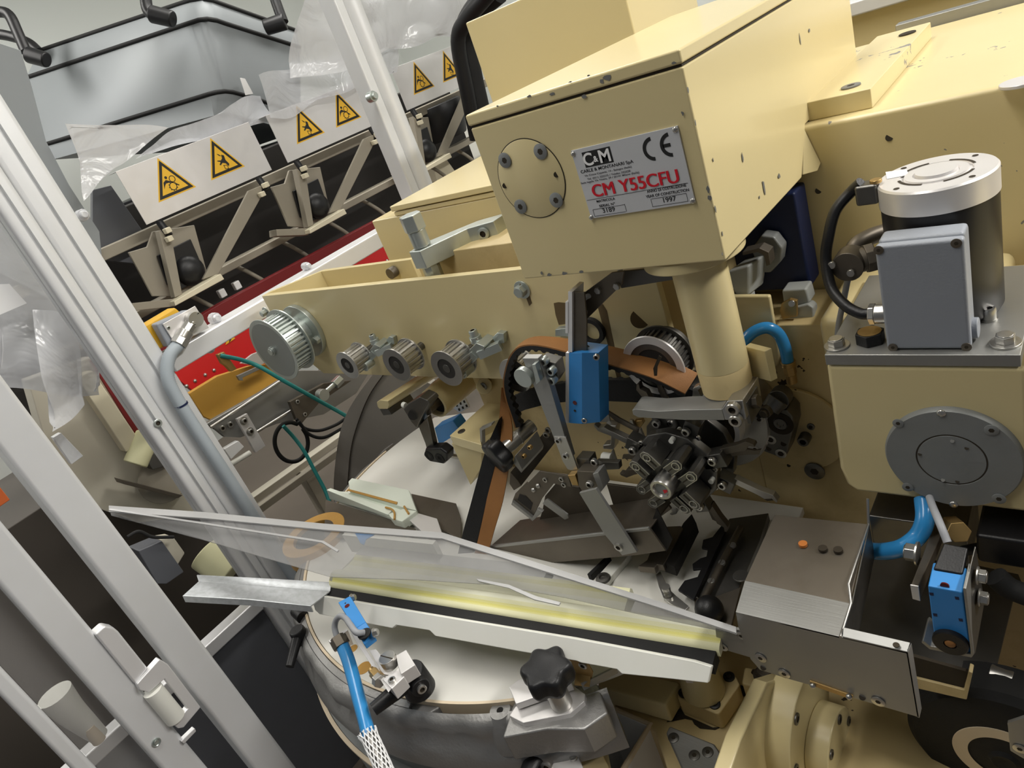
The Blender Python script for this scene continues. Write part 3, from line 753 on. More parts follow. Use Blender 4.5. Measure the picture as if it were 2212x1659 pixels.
cap = t.add('cap', G().lathe(V(MX, MY, zt - .0255), Z, [(0, 0), (0, RM * 1.02), (.0235, RM * 1.02), (.0255, RM * .99), (.0255, RM * .62), (.0240, RM * .61), (.0240, RM * .55), (.0262, RM * .54), (.0262, RM * .40), (.0245, RM * .39), (.0245, RM * .37), (.0285, RM * .35), (.0290, 0)], 72), 'alu_sheet', smooth=30)
g = G()
for k in range(4):
    a0 = math.radians(20 + 90 * k); P = []
    for q in range(13): a = a0 + math.radians(58) * q / 12; P.append(V(MX + RM * .66 * math.cos(a), MY + RM * .66 * math.sin(a), zt + .0002))
    for q in range(12, -1, -1): a = a0 + math.radians(58) * q / 12; P.append(V(MX + RM * .61 * math.cos(a), MY + RM * .61 * math.sin(a), zt + .0002))
    gg = G().prism(P, Z * .0004); t.add('cap_slot', gg, 'seam', parent=cap)
for k in range(4):
    a = math.radians(50 + 90 * k); t.add('hole', G().cyl(V(MX + RM * .86 * math.cos(a), MY + RM * .86 * math.sin(a), zt + .0001), V(MX + RM * .86 * math.cos(a), MY + RM * .86 * math.sin(a), zt + .0005), .0028, n=14), 'seam', parent=cap)
p = [W(1913, 372, z=zt + .0003), W(1958, 366, z=zt + .0003), W(1963, 378, z=zt + .0003), W(1916, 387, z=zt + .0003)]
t.add('sticker', G().prism(p, Z * .0003), 'white_label', parent=cap)
cl = W(1880, 378, y=MY - .02)
t.add('clip', G().ob(V(MX - RM - .009, MY - .01, zt - .008), X, Y, .022, .020, .022), 'steel_dark', .003)
t.add('clip_screw', G().cyl(V(MX - RM + .000, MY - .012, zt + .002), V(MX - RM + .000, MY - .012, zt + .006), .006, n=20), 'brass', .001)
t.done()
# junction box
t = Thing('junction_box', 'light grey electrical box with four corner screws in front of the motor', 'junction box')
yj = .700 + .008
f = [W(1888, 533, y=yj), W(2081, 517, y=yj), W(2100, 757, y=yj), W(1915, 750, y=yj)]
x0, x1 = (f[0].x + f[3].x) / 2, (f[1].x + f[2].x) / 2; zt = f[0].z; zb = ZP + .001
t.add('body', G().box((x0 + .001, yj + .010, zb + .001), (x1 - .001, yj + .036, zt + .002)), 'grey_paint', .004, seg=3)
t.add('lid', G().prism([V(x0, yj, zb), V(x1, yj, zb), V(x1, yj, zt), V(x0, yj, zt)], Y * .0105), 'grey_paint', .0035, seg=3)
for u, v in ((1898, 540), (2066, 525), (1929, 750), (2088, 749)):
    p = W(u, v, y=yj)
    t.add('screw', G().screw(p - Y * .0004, -Y, .0046), 'steel_grubby')
p = W(2116, 670, x=x1)
t.add('blanking_cap', G().cyl(V(x1 - .002, yj + .022, p.z), V(x1 + .004, yj + .022, p.z), .0105, n=28), 'grey_paint', .001)
gx = x0; gz = W(1890, 678, y=yj + .02).z
gl = t.add('gland', G().cyl(V(gx, yj + .02, gz), V(gx - .012, yj + .02, gz), .0105, n=28).cyl(V(gx - .012, yj + .02, gz), V(gx - .018, yj + .02, gz), .0115, n=6), 'steel', .0008)
t.done()
# black cable motor -> box
a = W(1870, 402, y=MY - .02)
pts = [V(MX - RM - .014, MY - .012, a.z + .002), W(1838, 415, y=.79), W(1805, 455, y=.78), W(1790, 510, y=.77), W(1784, 560, y=.765), W(1795, 620, y=.75), W(1824, 658, y=.735), W(1858, 677, y=yj + .02), V(gx - .016, yj + .02, gz)]
one('motor_cable', G().tube(pts, .0060, n=12, res=6), 'black_plastic', 'black sleeved cable arching from the motor cap to the grey box', 'cable', smooth=60)
# elbow fitting left of box
t = Thing('elbow_fitting', 'dull metal conduit elbow with two screws left of the grey box', 'conduit fitting')
e = W(1836, 568, y=.775)
q = W(1882, 556, y=.785)
t.add('body', G().cyl(e - Y * .012, e + Y * .012, .0170, n=28).cyl(e, q, .0135, n=24), 'steel_grubby', .001)
t.add('collar', G().cyl(e.lerp(q, .7), e.lerp(q, 1.15), .0165, n=8), 'steel_grubby', .001)
t.add('pipe', G().tube([W(1838, 556, y=.79), W(1850, 530, y=.80), W(1880, 512, y=.82), W(1915, 500, y=.84)], .0095, n=16), 'steel_grubby', smooth=60)
for u, v in ((1792, 571), (1833, 588)):
    p = W(u + 6, v, y=.762); t.add('screw', G().cyl(p, p - Y * .004, .0042, n=18), 'steel', .0006)
t.add('lead', G().tube([W(1832, 600, y=.78), W(1822, 650, y=.79), W(1812, 700, y=.80), W(1808, 740, y=.80)], .0036, n=10), 'cable_grey', smooth=60)
t.done()
# ================================================================ navy box and connectors
yn = .925
x1 = W(1741, 560, y=yn).x; zb = W(1690, 627, y=yn).z
one('valve_box', G().box((-.47, yn, zb), (x1, .970, 1.352)), 'navy', 'dark navy blue box tucked under the back of the head', 'control box', bevel=.004)
t = Thing('plug_connector', 'grey heavy plug connector beside the top of the round column', 'connector')
y0 = .862
t.add('hood', G().hull([W(1570, 586, y=y0), W(1618, 572, y=y0), W(1618, 620, y=y0), W(1618, 640, y=y0), W(1590, 640, y=y0), W(1576, 616, y=y0)], [W(u + 36, v - 26, y=y0 + .045) for u, v in ((1572, 586), (1620, 572), (1618, 620), (1614, 640), (1592, 640), (1580, 616))]), 'grey_plastic', .004)
t.add('socket', G().prism([W(1622, 540, y=.90), W(1645, 508, y=.90), W(1672, 512, y=.90), W(1690, 536, y=.90), W(1686, 566, y=.90), W(1664, 590, y=.90), W(1640, 590, y=.90)], Y * .022), 'grey_cast', .003)
a, b = W(1604, 632, y=.88), W(1617, 668, y=.88)
t.add('neck', G().cyl(a, b, .0165, .0125, n=28), 'grey_plastic', .001)
t.add('collar', G().cyl(W(1616, 658, y=.88), W(1618, 668, y=.88), .0140, n=28), 'pom', .001)
t.add('clip', G().prism([W(1603, 545, y=.872), W(1640, 536, y=.872), W(1660, 545, y=.872), W(1664, 572, y=.872), W(1655, 575, y=.872), W(1650, 552, y=.872), W(1637, 545, y=.872), W(1604, 552, y=.872)], Y * .02), 'steel_grubby', .0008)
t.add('lead', G().tube([W(1612, 668, y=.89), W(1608, 685, y=.895), W(1598, 694, y=.90), W(1588, 680, y=.91)], .0035), 'grey_cast', smooth=60)
t.done()
t = Thing('plug_connector', 'grey plug connector hanging below the navy box', 'connector')
y0 = .880
t.add('socket', G().prism([W(1688, 627, y=y0 + .01), W(1741, 624, y=y0 + .01), W(1750, 655, y=y0 + .01), W(1694, 668, y=y0 + .01)], Y * .028), 'grey_plastic', .003)
t.add('hood', G().hull([W(1698, 668, y=y0), W(1746, 656, y=y0), W(1757, 664, y=y0), W(1760, 728, y=y0), W(1746, 746, y=y0), W(1718, 742, y=y0), W(1703, 716, y=y0)], [W(u + 12, v - 10, y=y0 + .03) for u, v in ((1698, 668), (1744, 656), (1754, 664), (1756, 728), (1742, 744), (1720, 740), (1707, 714))]), 'grey_plastic', .003)
t.add('clip', G().prism([W(1684, 672, y=.872), W(1688, 656, y=.872), W(1706, 646, y=.872), W(1721, 650, y=.872), W(1722, 684, y=.872), W(1690, 690, y=.872)], Y * .006), 'brass', .001)
t.add('clip_pin', G().cyl(W(1710, 656, y=.870), W(1710, 656, y=.864), .0045, n=16), 'steel', .0008)
t.add('neck', G().cyl(W(1732, 742, y=.895), W(1737, 768, y=.895), .0105, n=20), 'grey_cast', .001)
t.done()
one('blue_hose', G().tube([W(1738, 766, y=.895), W(1744, 800, y=.895), W(1757, 845, y=.90), W(1778, 885, y=.91), W(1815, 930, y=.935), W(1850, 965, y=.945)], .0115, n=16), 'blue_hose', 'thick blue hose dropping from the grey connector behind the gearbox', 'hose', smooth=60)
t = Thing('blue_hose', 'thin blue air hose looping from the column to a brass fitting', 'hose')
t.add('hose', G().tube([W(1596, 760, y=.82), W(1607, 737, y=.825), W(1630, 716, y=.83), W(1658, 708, y=.835), W(1682, 722, y=.84), W(1696, 752, y=.84), W(1702, 784, y=.84)], .0082, n=16), 'blue_hose', smooth=60)
t.add('fitting', G().cyl(W(1702, 780, y=.84), W(1704, 790, y=.84), .0100, n=24).cyl(W(1704, 790, y=.84), W(1708, 808, y=.84), .0088, n=6).cyl(W(1708, 808, y=.84), W(1711, 826, y=.84), .0075, n=20), 'brass', .0008)
t.done()
# ================================================================ side cream plates and lower round cover
t = Thing('cover_plate', 'tall cream plate with a large socket screw right of the column', 'cover plate')
yp = .850
t.add('plate', G().prism([W(1560, 640, y=yp), W(1655, 640, y=yp), W(1662, 640, y=yp), W(1684, 770, y=yp), W(1680, 790, y=yp), W(1600, 838, y=yp), W(1590, 838, y=yp)], Y * .009), 'cream', .003)
p = W(1645, 779, y=yp)
t.add('screw', G().screw(p - Y * .001, -Y, .0170), 'steel')
t.done()
t = Thing('round_cover', 'cream round cover plate with a big dark screw, left of the gearbox', 'cover plate')
yp = .852
c = W(1716, 930, y=yp)
t.add('cover', G().cyl(c, c + Y * .007, .0720, n=72), 'cream_dirty', .002)
for u, v, r in ((1760, 1017, .0150),):
    t.add('screw', G().screw(W(u, v, y=yp - .001), -Y, r), 'steel_dark')
t.add('screw', G().bolt(W(1741, 942, y=yp), -Y, .0085, .016).bolt(W(1752, 921, y=yp), -Y, .0055, .002), 'steel_dark')
t.add('hole', G().cyl(W(1704, 1005, y=yp - .0006), W(1704, 1005, y=yp), .003, n=10), 'seam')
t.done()
t = Thing('bearing_bracket', 'grey bracket with a dark ring bearing and two screws on the round cover', 'bracket')
yq = .815
out = [(1657, 908), (1664, 893), (1680, 884), (1700, 886), (1712, 900), (1714, 925), (1700, 982), (1694, 992), (1646, 974)]
t.add('plate', G().prism([W(u, v, y=yq) for u, v in out], Y * .036), 'steel_dark', .002)
p = W(1686, 915, y=yq)
b = t.add('bearing', G().ring(p, -Y, .0105, .0185, .0012, 40), 'seam')
t.add('bearing_core', G().lathe(p, -Y, [(0, 0), (0, .0098), (.002, .0090), (.002, .005), (.0005, .004), (.0005, 0)], 32), 'steel_dark', parent=b)
for u, v in ((1665, 949), (1687, 979)): t.add('screw', G().bolt(W(u, v, y=yq), -Y, .0082, .0015), 'steel')
for u, v in ((1693, 958), (1661, 968)): t.add('hole', G().cyl(W(u, v, y=yq - .0006), W(u, v, y=yq), .0042, n=18), 'seam')
t.done()
t = Thing('elbow_fitting', 'dark metal elbow above the grey bearing bracket', 'conduit fitting')
e = W(1664, 884, y=.80)
t.add('body', G().cyl(W(1690, 852, y=.835), W(1680, 866, y=.81), .0150, n=24).cyl(W(1681, 862, y=.81), e, .0150, .0130, n=24), 'steel_dark', .001)
t.add('nut', G().cyl(W(1662, 882, y=.797), W(1652, 892, y=.785), .0085, n=16).cyl(W(1652, 892, y=.785), W(1648, 896, y=.780), .006, n=16), 'steel_grubby', .0008)
t.add('ring', G().cyl(W(1636, 880, y=.80), W(1648, 896, y=.80), .009, n=20), 'black_plastic', .001)
t.done()

# ================================================================ lever bar under the column
t = Thing('lever_bar', 'flat grey steel lever clamped under the foot of the round column', 'lever')
yb_ = .672
F = [(1365, 886), (1372, 884), (1420, 889), (1470, 886), (1559, 884), (1566, 908), (1480, 908), (1378, 902), (1367, 896)]
fo = [W(u, v, y=yb_) for u, v in F]
t.add('bar', G().prism(fo, V(.0, .030, .002)), 'steel_brushed', .001)
t.add('clamp', G().prism([W(1559, 884, y=yb_), W(1571, 866, y=yb_ + .004), W(1604, 865, y=yb_ + .004), W(1612, 907, y=yb_), W(1566, 908, y=yb_)], V(0, .055, .0)), 'steel', .0015)
for u, v in ((1586, 879), (1592, 904)): t.add('screw', G().bolt(W(u, v, y=yb_ - .0), -Y, .0085, .008), 'steel', 0)
t.add('clamp', G().box((W(1612, 880, y=.69).x + .001, .682, W(1612, 907, y=.69).z), (W(1622, 880, y=.69).x, .72, W(1616, 862, y=.69).z)), 'steel_dark', .001)
t.add('nut', G().cyl(W(1624, 868, y=.70), W(1640, 866, y=.70), .009, n=6), 'steel_grubby', .001)
t.done()

# ================================================================ hub disc and gripper wheel
AX = W(1437, 1045, y=.655)
AXD = V(AX.x, 0, AX.z)
t = Thing('bearing_housing', 'big round steel bearing housing behind the gripper wheel', 'bearing housing')
def at(y): return V(AX.x, y, AX.z)
t.add('disc', G().lathe(at(.812), Y, [(0, .052), (0, .088), (.003, .091), (.044, .091), (.044, .052)], 72), 'steel', smooth=30)
t.add('inner_ring', G().lathe(at(.790), Y, [(0, .048), (0, .0555), (.024, .0555), (.024, .048)], 64), 'alu_bright', .0005)
t.add('core', G().cyl(at(.800), at(.83), .048, n=48), 'steel_grubby', .001)
for a in (62, 5, -38, 120, 178, 236):
    q = at(.812) + V(math.cos(math.radians(a)), 0, math.sin(math.radians(a))) * .079
    t.add('screw', G().bolt(q, -Y, .0062, .002), 'steel')
t.done()
t = Thing('gripper_wheel', 'dark gripper wheel bristling with clamp jaws around a ringed hub', 'gripper wheel')
t.add('shaft', G().cyl(at(.672), at(.80), .030, n=40), 'steel_dark', .001)
t.add('hub_plate', G().cyl(at(.690), at(.705), .062, n=12), 'steel_dark', .002)
t.add('hub_plate', G().cyl(at(.735), at(.748), .070, n=12), 'steel_dark', .002)
hb = t.add('hub_cap', G().lathe(at(.640), Y, [(.004, 0), (.004, .0105), (.0, .0120), (0, .0155), (.002, .0165), (.034, .0165), (.034, 0)], 40), 'steel')
t.add('cap_label', G().cyl(at(.6438), at(.6445), .0098, n=28), 'grey_cast', parent=hb)
t.add('cap_label', G().prism([at(.6436) + V(.002, 0, -.008), at(.6436) + V(.008, 0, -.004), at(.6436) + V(.008, 0, .0), at(.6436) + V(.001, 0, -.002)], Y * .0003), 'ink_red', parent=hb, label='red patch on the hub cap')
random.seed(5)
NA = 8
for k in range(NA):
    a = math.pi / 2 * (k // 2) + math.radians(38); pr = -1 if k % 2 else 1
    d = V(math.cos(a), 0, math.sin(a)); s = V(-d.z, 0, d.x)
    yb_ = .652 + .004 * (k % 2)
    c = at(yb_) + d * .038 + s * (.0125 * pr)
    pts = [c + d * (x * .001) + s * (z * .001) for x, z in ((-14, -8), (10, -8), (16, -3), (16, 4), (11, 8), (-14, 8))]
    b = t.add('clamp_block', G().prism(pts, Y * .036), 'steel_dark', .0008)
    rim = [c - Y * .0006 + d * (x * .001) + s * (z * .001) for x, z in ((-14, -8), (10, -8), (16, -3), (16, 4), (11, 8), (-14, 8), (-14, 7), (10.4, 7), (15, 3.6), (15, -2.6), (9.6, -7), (-14, -7))]
    t.add('bright_edge', G().prism(rim, Y * .0006), 'steel', parent=b)
    t.add('clamp_screw', G().lathe(c + d * .006 - Y * .0002, -Y, [(-.006, 0), (-.006, .0062), (.0012, .0062), (.0012, .0048), (-.001, .0045), (-.001, 0)], 20), 'steel', parent=b)
    t.add('slit', G().ob(c - d * .004 - Y * .0004, d, s, .016, .0014, .0012), 'seam', parent=b)
    a = 2 * math.pi * k / NA + .30
    d = V(math.cos(a), 0, math.sin(a)); s = V(-d.z, 0, d.x)
    # jaw carrier and jaw
    L = .100 + .012 * (k % 2); yj_ = .700 + .012 * (k % 3)
    m = at(yj_)
    t.add('jaw_carrier', G().bar(m + d * .045, m + d * .080, .020, .022, s), 'steel_dark', .001)
    j1 = m + d * .078 + s * .006
    jaw = [m + d * x + s * z for x, z in ((.074, .002), (.076, .012), (L, .013), (L + .018, .016), (L + .026, .010), (L + .026, .006), (L + .018, .009), (L + .010, .002), (L, .003))]
    t.add('jaw', G().prism(jaw, Y * .010), 'steel' if k % 2 else 'steel_grubby', .0004)
    jaw = [m + d * x + s * z for x, z in ((.074, -.012), (L - .006, -.013), (L + .014, -.016), (L + .021, -.009), (L + .012, -.009), (L, -.004), (.074, -.003))]
    t.add('jaw', G().prism([p + Y * .016 for p in jaw], Y * .003), 'steel_grubby', .0003)
    t.add('jaw_screw', G().bolt(m + d * .066 + s * .004 - Y * .012, -Y, .0062, .006), 'steel')
    t.add('jaw_screw', G().bolt(m + d * .058 - s * .012 - Y * .006, -Y, .0046, .004), 'steel')
    if k % 2: t.add('spring_pin', G().cyl(m + d * .052 + s * .016 - Y * .03, m + d * .052 + s * .016, .0038, n=12), 'pom')
t.done()
# jaws standing up behind the lever
t = Thing('gripper_finger', 'bent pale steel finger with a hooked tip above the wheel, centre', 'gripper finger')
t.add('finger', G().prism([W(u, v, y=.745) for u, v in ((1434, 916), (1447, 925), (1455, 967), (1436, 970), (1432, 932), (1428, 936), (1421, 926), (1418, 919), (1428, 921))], Y * .006), 'steel', .0006)
t.add('hook', G().prism([W(1416, 916, y=.74), W(1421, 908, y=.74), W(1436, 908, y=.74), W(1434, 920, y=.74), W(1428, 914, y=.74)], Y * .02), 'steel_dark', .0006)
t.add('base', G().prism([W(u, v, y=.748) for u, v in ((1428, 968), (1458, 965), (1470, 985), (1462, 1000), (1436, 985))], Y * .02), 'steel_grubby', .001)
t.add('screw', G().bolt(W(1456, 977, y=.748), -Y, .0062, .003), 'steel')
t.done()
t = Thing('gripper_finger', 'thin steel finger with a notched brown tip, left of the wheel', 'gripper finger')
t.add('finger', G().prism([W(u, v, y=.775) for u, v in ((1359, 908), (1366, 909), (1372, 926), (1383, 927), (1392, 948), (1380, 949), (1374, 931), (1364, 925))], Y * .005), 'steel', .0005)
t.add('pad', G().prism([W(1369, 910, y=.78), W(1386, 908, y=.78), W(1390, 915, y=.78), W(1379, 929, y=.78), W(1371, 920, y=.78)], Y * .008), 'brass', .0008)
t.done()
t = Thing('spring_clip', 'bent steel spring strip hanging left of the gripper wheel', 'spring')
yk = .77
t.add('strip', G().prism([W(u, v, y=yk) for u, v in ((1305, 918), (1331, 920), (1327, 968), (1324, 972), (1302, 970), (1302, 962), (1318, 960), (1320, 926))], Y * .016), 'steel', .0015)
t.add('strip', G().prism([W(u, v, y=yk + .012) for u, v in ((1296, 870), (1310, 866), (1318, 912), (1298, 912))], Y * .003), 'steel_brushed', .0005)
t.add('roller', G().cyl(W(1303, 988, y=yk), W(1323, 990, y=yk), .0095, n=20), 'pom', .001)
t.add('stem', G().prism([W(u, v, y=yk) for u, v in ((1324, 970), (1338, 1012), (1334, 1014), (1320, 976))], Y * .003), 'steel', .0003)
t.done()
# ================================================================ sheet steel chute on the right
YC = .50
zc1 = .926; 
def yz(u, v, y): return W(u, v, y=y)
t = Thing('steel_chute', 'bent grey steel chute hood running down to the front right', 'chute')
fb = [(1589, 1322), (1813, 1375), (1962, 1409), (1986, 1550), (1897, 1524), (1750, 1480), (1700, 1466), (1641, 1447), (1621, 1424), (1608, 1392), (1594, 1352)]
fr = [W(u, v, y=YC) for u, v in fb]
t.add('front_sheet', G().prism(fr, Y * .003), 'steel_brushed', .0006)
# flanges
A = [W(1820, 1375, y=YC), W(1960, 1408, y=YC)]
t.add('top_flange', G().hull([A[0], A[1], A[1] - Z * .003, A[0] - Z * .003], [W(1822, 1355, z=A[0].z + .004), W(1966, 1388, z=A[1].z + .004), W(1966, 1388, z=A[1].z + .001), W(1822, 1355, z=A[0].z + .001)]), 'steel_brushed', .0004)
B0, B1 = W(1962, 1409, y=YC), W(1986, 1551, y=YC)
t.add('end_flange', G().hull([B0, B1, B1 - X * .002, B0 - X * .002], [W(1969, 1389, x=B0.x + .002), W(1991, 1530, x=B1.x + .002), W(1990, 1530, x=B1.x), W(1968, 1389, x=B0.x)]), 'steel_brushed', .0003)
# upper sloped sheet and top sheet, its shade put into a darker steel
z1 = W(1836, 1305, y=.545).z
S1 = [W(1589, 1322, y=YC), W(1813, 1375, y=YC)]
q0, q1 = W(1609, 1254, z=z1 + .0), W(1836, 1303, z=z1)
t.add('slope_sheet', G().prism([S1[0], S1[1], q1, q0], Z * -.0025), 'steel_brushed', .0004)
r0, r1 = W(1673, 1112, z=z1 + .012), W(1874, 1132, z=z1 + .012)
t.add('top_sheet', G().prism([q0, q1, r1, r0], Z * -.0025), 'steel_grubby', .0004)
w = [q1, r1, r1 + Z * .045, W(1884, 1100, z=z1 + .05), W(1835, 1263, z=z1 + .012)]
t.add('side_sheet', G().prism([S1[1] + X * .001, q1 + X * .001, r1 + X * .001, r1 + V(.001, 0, -.05), q1 + V(.001, 0, -.05), S1[1] + V(.001, .01, -.03)], X * .0015), 'steel_dark', .0003)
t.add('side_edge', G().tube([S1[1] + X * .001, q1 + X * .001, W(1833, 1262, z=z1 + .008), r1 + X * .001, r1 + V(.001, .01, .03)], .0014, n=8, res=1), 'steel')
for u, v in ((1643, 1421), (1694, 1455), (1897, 1515)):
    t.add('screw', G().screw(W(u, v, y=YC - .0006), -Y, .0068), 'steel')
for u, v in ((1649, 1442), (1863, 1506)):
    t.add('hole', G().cyl(W(u, v, y=YC - .0004), W(u, v, y=YC + .001), .0034, n=14), 'seam')
lt = t.add('latch_strip', G().prism([W(u, v, y=YC - .002) for u, v in ((1749, 1471), (1843, 1504), (1840, 1512), (1751, 1480))], Y * .002), 'brass', .0004)
for u, v in ((1756, 1481), (1834, 1505)): t.add('rivet', G().sph(W(u, v, y=YC - .003), .0034, 12), 'steel', parent=lt)
for u, v, m_ in ((1735, 1178, 'amber'), (1778, 1188, 'seam'), (1811, 1191, 'seam')):
    zz = z1 + .0075; p = W(u, v, z=zz)
    t.add('hole', G().cyl(p, p + Z * .0035, .0050, n=18), m_)
p = W(1936, 1394, z=A[1].z + .004); t.add('hole', G().cyl(p, p + Z * .001, .0030, n=14), 'seam')
t.done()
t = Thing('joint_plate', 'small steel plate with screws joining the trough end to the chute', 'bracket')
yj = .503
t.add('plate', G().prism([W(u, v, y=YC + .006) for u, v in ((1545, 1358), (1609, 1361), (1620, 1390), (1628, 1414), (1619, 1420), (1549, 1399))], Y * .004), 'steel_brushed', .0005)
for u, v in ((1601, 1373), (1562, 1398)): t.add('screw', G().screw(W(u, v, y=YC + .0055), -Y, .0060), 'steel')
t.add('rim', G().prism([W(u, v, y=YC + .004) for u, v in ((1596, 1362), (1604, 1357), (1613, 1364), (1632, 1418), (1628, 1420), (1611, 1370), (1604, 1364))], Y * .004), 'steel', .0005)
t.done()
# transfer rail with dark ratchet strip and ball
t = Thing('transfer_rail', 'long dark slotted rail with notched strip leading to the chute', 'rail')
zt = .885
t.add('rail', polyz([(1500, 1285), (1575, 1120), (1660, 1108), (1640, 1170), (1600, 1262), (1570, 1318), (1540, 1318)], zt, -.02), 'steel_dark', .001)
t.add('rod', G().tube([W(1522, 1292, z=zt + .012), W(1560, 1215, z=zt + .012), W(1600, 1140, z=zt + .012)], .0052, n=12, res=1), 'steel_grubby')
nt = [(1466, 1278), (1480, 1258), (1508, 1250), (1516, 1232), (1498, 1234), (1497, 1222), (1514, 1210), (1527, 1206), (1530, 1190), (1517, 1187), (1520, 1170), (1540, 1164), (1562, 1136), (1575, 1138), (1545, 1200), (1500, 1300)]
t.add('notched_strip', polyz(nt, zt + .006, .004), 'black_plastic', .0006)
for u, v in ((1583, 1180), (1560, 1218), (1537, 1258)):
    p = W(u, v, z=zt + .013); t.add('screw', G().cyl(p, p + Z * .004, .0052, n=16), 'steel', .0005)
t.add('end_plate', polyz([(1500, 1292), (1540, 1290), (1600, 1268), (1590, 1310), (1580, 1350), (1545, 1340), (1500, 1310)], zt + .004, -.006), 'steel_grubby', .0008)
p = W(1601, 1246, z=zt + .01)
t.add('disc', G().cyl(p, p + Z * .003, .0115, n=28), 'steel_dark', .0008)
t.done()
p = W(1532, 1317, z=.905)
t = Thing('ball_knob', 'round black ball knob at the right end of the clear cover', 'knob')
t.add('ball', G().sph(p, .0195, 32), 'black_plastic'); t.add('stem', G().cyl(p - Z * .03, p - Z * .012, .006, n=16), 'steel_dark'); t.done()
t = Thing('guide_bracket', 'angled steel guide bracket with a spring screw beside the notched rail', 'bracket')
zt = .885
t.add('plate', polyz([(1418, 1245), (1428, 1238), (1438, 1260), (1446, 1275), (1462, 1291), (1490, 1314), (1482, 1322), (1455, 1312), (1435, 1298), (1424, 1270)], zt, .004), 'steel', .0006)
p = W(1445, 1290, z=zt + .004); t.add('spring_screw', G().lathe(p, Z, [(0, 0), (0, .007), (.003, .007), (.003, .004), (.006, .006), (.009, .004), (.012, .006), (.015, .004), (.016, .0065), (.021, .0065), (.021, 0)], 18), 'steel')
t.add('block', polyz([(1402, 1222), (1430, 1150), (1474, 1148), (1480, 1154), (1437, 1234), (1424, 1232), (1418, 1240), (1382, 1236)], zt + .012, .012), 'steel_grubby', .001)
t.add('block', polyz([(1437, 1236), (1482, 1150), (1500, 1130), (1510, 1150), (1463, 1245)], zt + .002, .02), 'dark_void', .001)
t.done()

# ================================================================ tray, blue sensor on the right
t = Thing('drip_tray', 'dark steel tray under the right blue sensor', 'tray')
zt = .845
tp = [(1830, 1310), (1862, 1240), (1900, 1175), (2200, 1240), (2212, 1270), (2190, 1290), (2147, 1465), (1975, 1422), (1830, 1372)]
t.add('sheet', polyz(tp, zt, -.003), 'steel_dark', .0008)
t.add('rolled_end', G().cyl(W(2140, 1462, z=zt - .006), W(2190, 1478, z=zt - .006), .016, n=28), 'steel', .001)
t.add('lip', G().tube([W(1970, 1421, z=zt), W(2144, 1466, z=zt), W(2150, 1450, z=zt)], .0018, n=8, res=1), 'steel')
t.done()
t = Thing('block_frame', 'cream frame around a black opening below the dark tray', 'frame')
yq = .60
a = [W(u, v, y=yq) for u, v in ((1966, 1478), (2088, 1511), (2100, 1450), (2092, 1438), (1950, 1410))]
t.add('opening', G().prism([W(u, v, y=yq - .001) for u, v in ((1965, 1464), (2080, 1489), (2092, 1452), (1950, 1412))], Y * .004), 'seam')
t.add('frame', G().prism([W(u, v, y=yq - .004) for u, v in ((1966, 1462), (2082, 1491), (2092, 1450), (2101, 1454), (2088, 1512), (1966, 1484))], Y * .012), 'cream_dirty', .001)
t.done()
t = Thing('blue_sensor', 'tall blue sensor with black top and round dark lens, lower right', 'sensor')
ys = .560
f = [(2004, 1266), (2079, 1280), (2097, 1412), (2020, 1396)]
fr = [W(u, v, y=ys) for u, v in f]
kz = .0
t.add('body', G().prism(fr, V(0, .030, .004)), 'blue', .0015)
up = [W(2004, 1266, y=ys), W(2079, 1280, y=ys), W(2090, 1255, y=ys + .030), W(2014, 1240, y=ys + .030)]
tp = [W(2014, 1240, y=ys + .030), W(2084, 1252, y=ys + .030)]
cb = [W(u, v, y=ys + .006) for u, v in ((2016, 1228), (2080, 1240), (2080, 1252), (2018, 1244))]
t.add('cap', G().hull([W(2015, 1228, y=ys + .02), W(2080, 1240, y=ys + .02), W(2079, 1253, y=ys + .02), W(2018, 1245, y=ys + .02)], [W(2038, 1172, y=ys + .05), W(2092, 1182, y=ys + .05), W(2092, 1200, y=ys + .05), W(2042, 1196, y=ys + .05)]), 'black_plastic', .002)
t.add('shoulder', G().hull([up[0], up[1], up[1] + V(0, .012, -.012), up[0] + V(0, .012, -.012)], [W(2014, 1240, y=ys + .022), W(2084, 1254, y=ys + .022), W(2084, 1262, y=ys + .030), W(2014, 1250, y=ys + .030)]), 'blue', .0008)
p = W(2042, 1261, y=ys + .006)
t.add('indicator', G().cyl(p - Y * .002, p - Y * .0035, .0040, n=18), 'lens_red')
for u, v in ((2011, 1283), (2066, 1292), (2019, 1328), (2074, 1339)):
    t.add('hole', G().prism([W(u - 4, v - 3, y=ys - .0003), W(u + 5, v - 2, y=ys - .0003), W(u + 6, v + 4, y=ys - .0003), W(u - 2, v + 3, y=ys - .0003)], Y * .0004), 'navy')
p = W(2054, 1384, y=ys)
l = t.add('lens', G().lathe(p, -Y, [(0, 0), (0, .0162), (.004, .0162), (.005, .015), (.005, .006), (.0035, .0055), (.0035, 0)], 40), 'black_plastic')
t.add('lens_centre', G().sph(p - Y * .004, .0052, 16, (1, .4, 1)), 'belt_brown', parent=l)
br = [W(2080, 1272, y=ys - .002), W(2098, 1412, y=ys - .002)]
t.add('bracket', G().prism([W(2080, 1270, y=ys - .003), W(2087, 1272, y=ys - .003), W(2104, 1414, y=ys - .003), W(2099, 1421, y=ys - .003), W(2008, 1403, y=ys - .003), W(1990, 1388, y=ys - .003), W(1994, 1384, y=ys - .003), W(2010, 1396, y=ys - .003), W(2097, 1414, y=ys - .003)], Y * .034), 'steel_brushed', .0006)
t.add('bracket', G().hull([W(2082, 1272, y=ys), W(2104, 1412, y=ys), W(2107, 1412, y=ys), W(2085, 1272, y=ys)], [W(2105, 1180, y=ys + .05), W(2124, 1300, y=ys + .05), W(2127, 1300, y=ys + .05), W(2108, 1180, y=ys + .05)]), 'steel_dark', .0005)
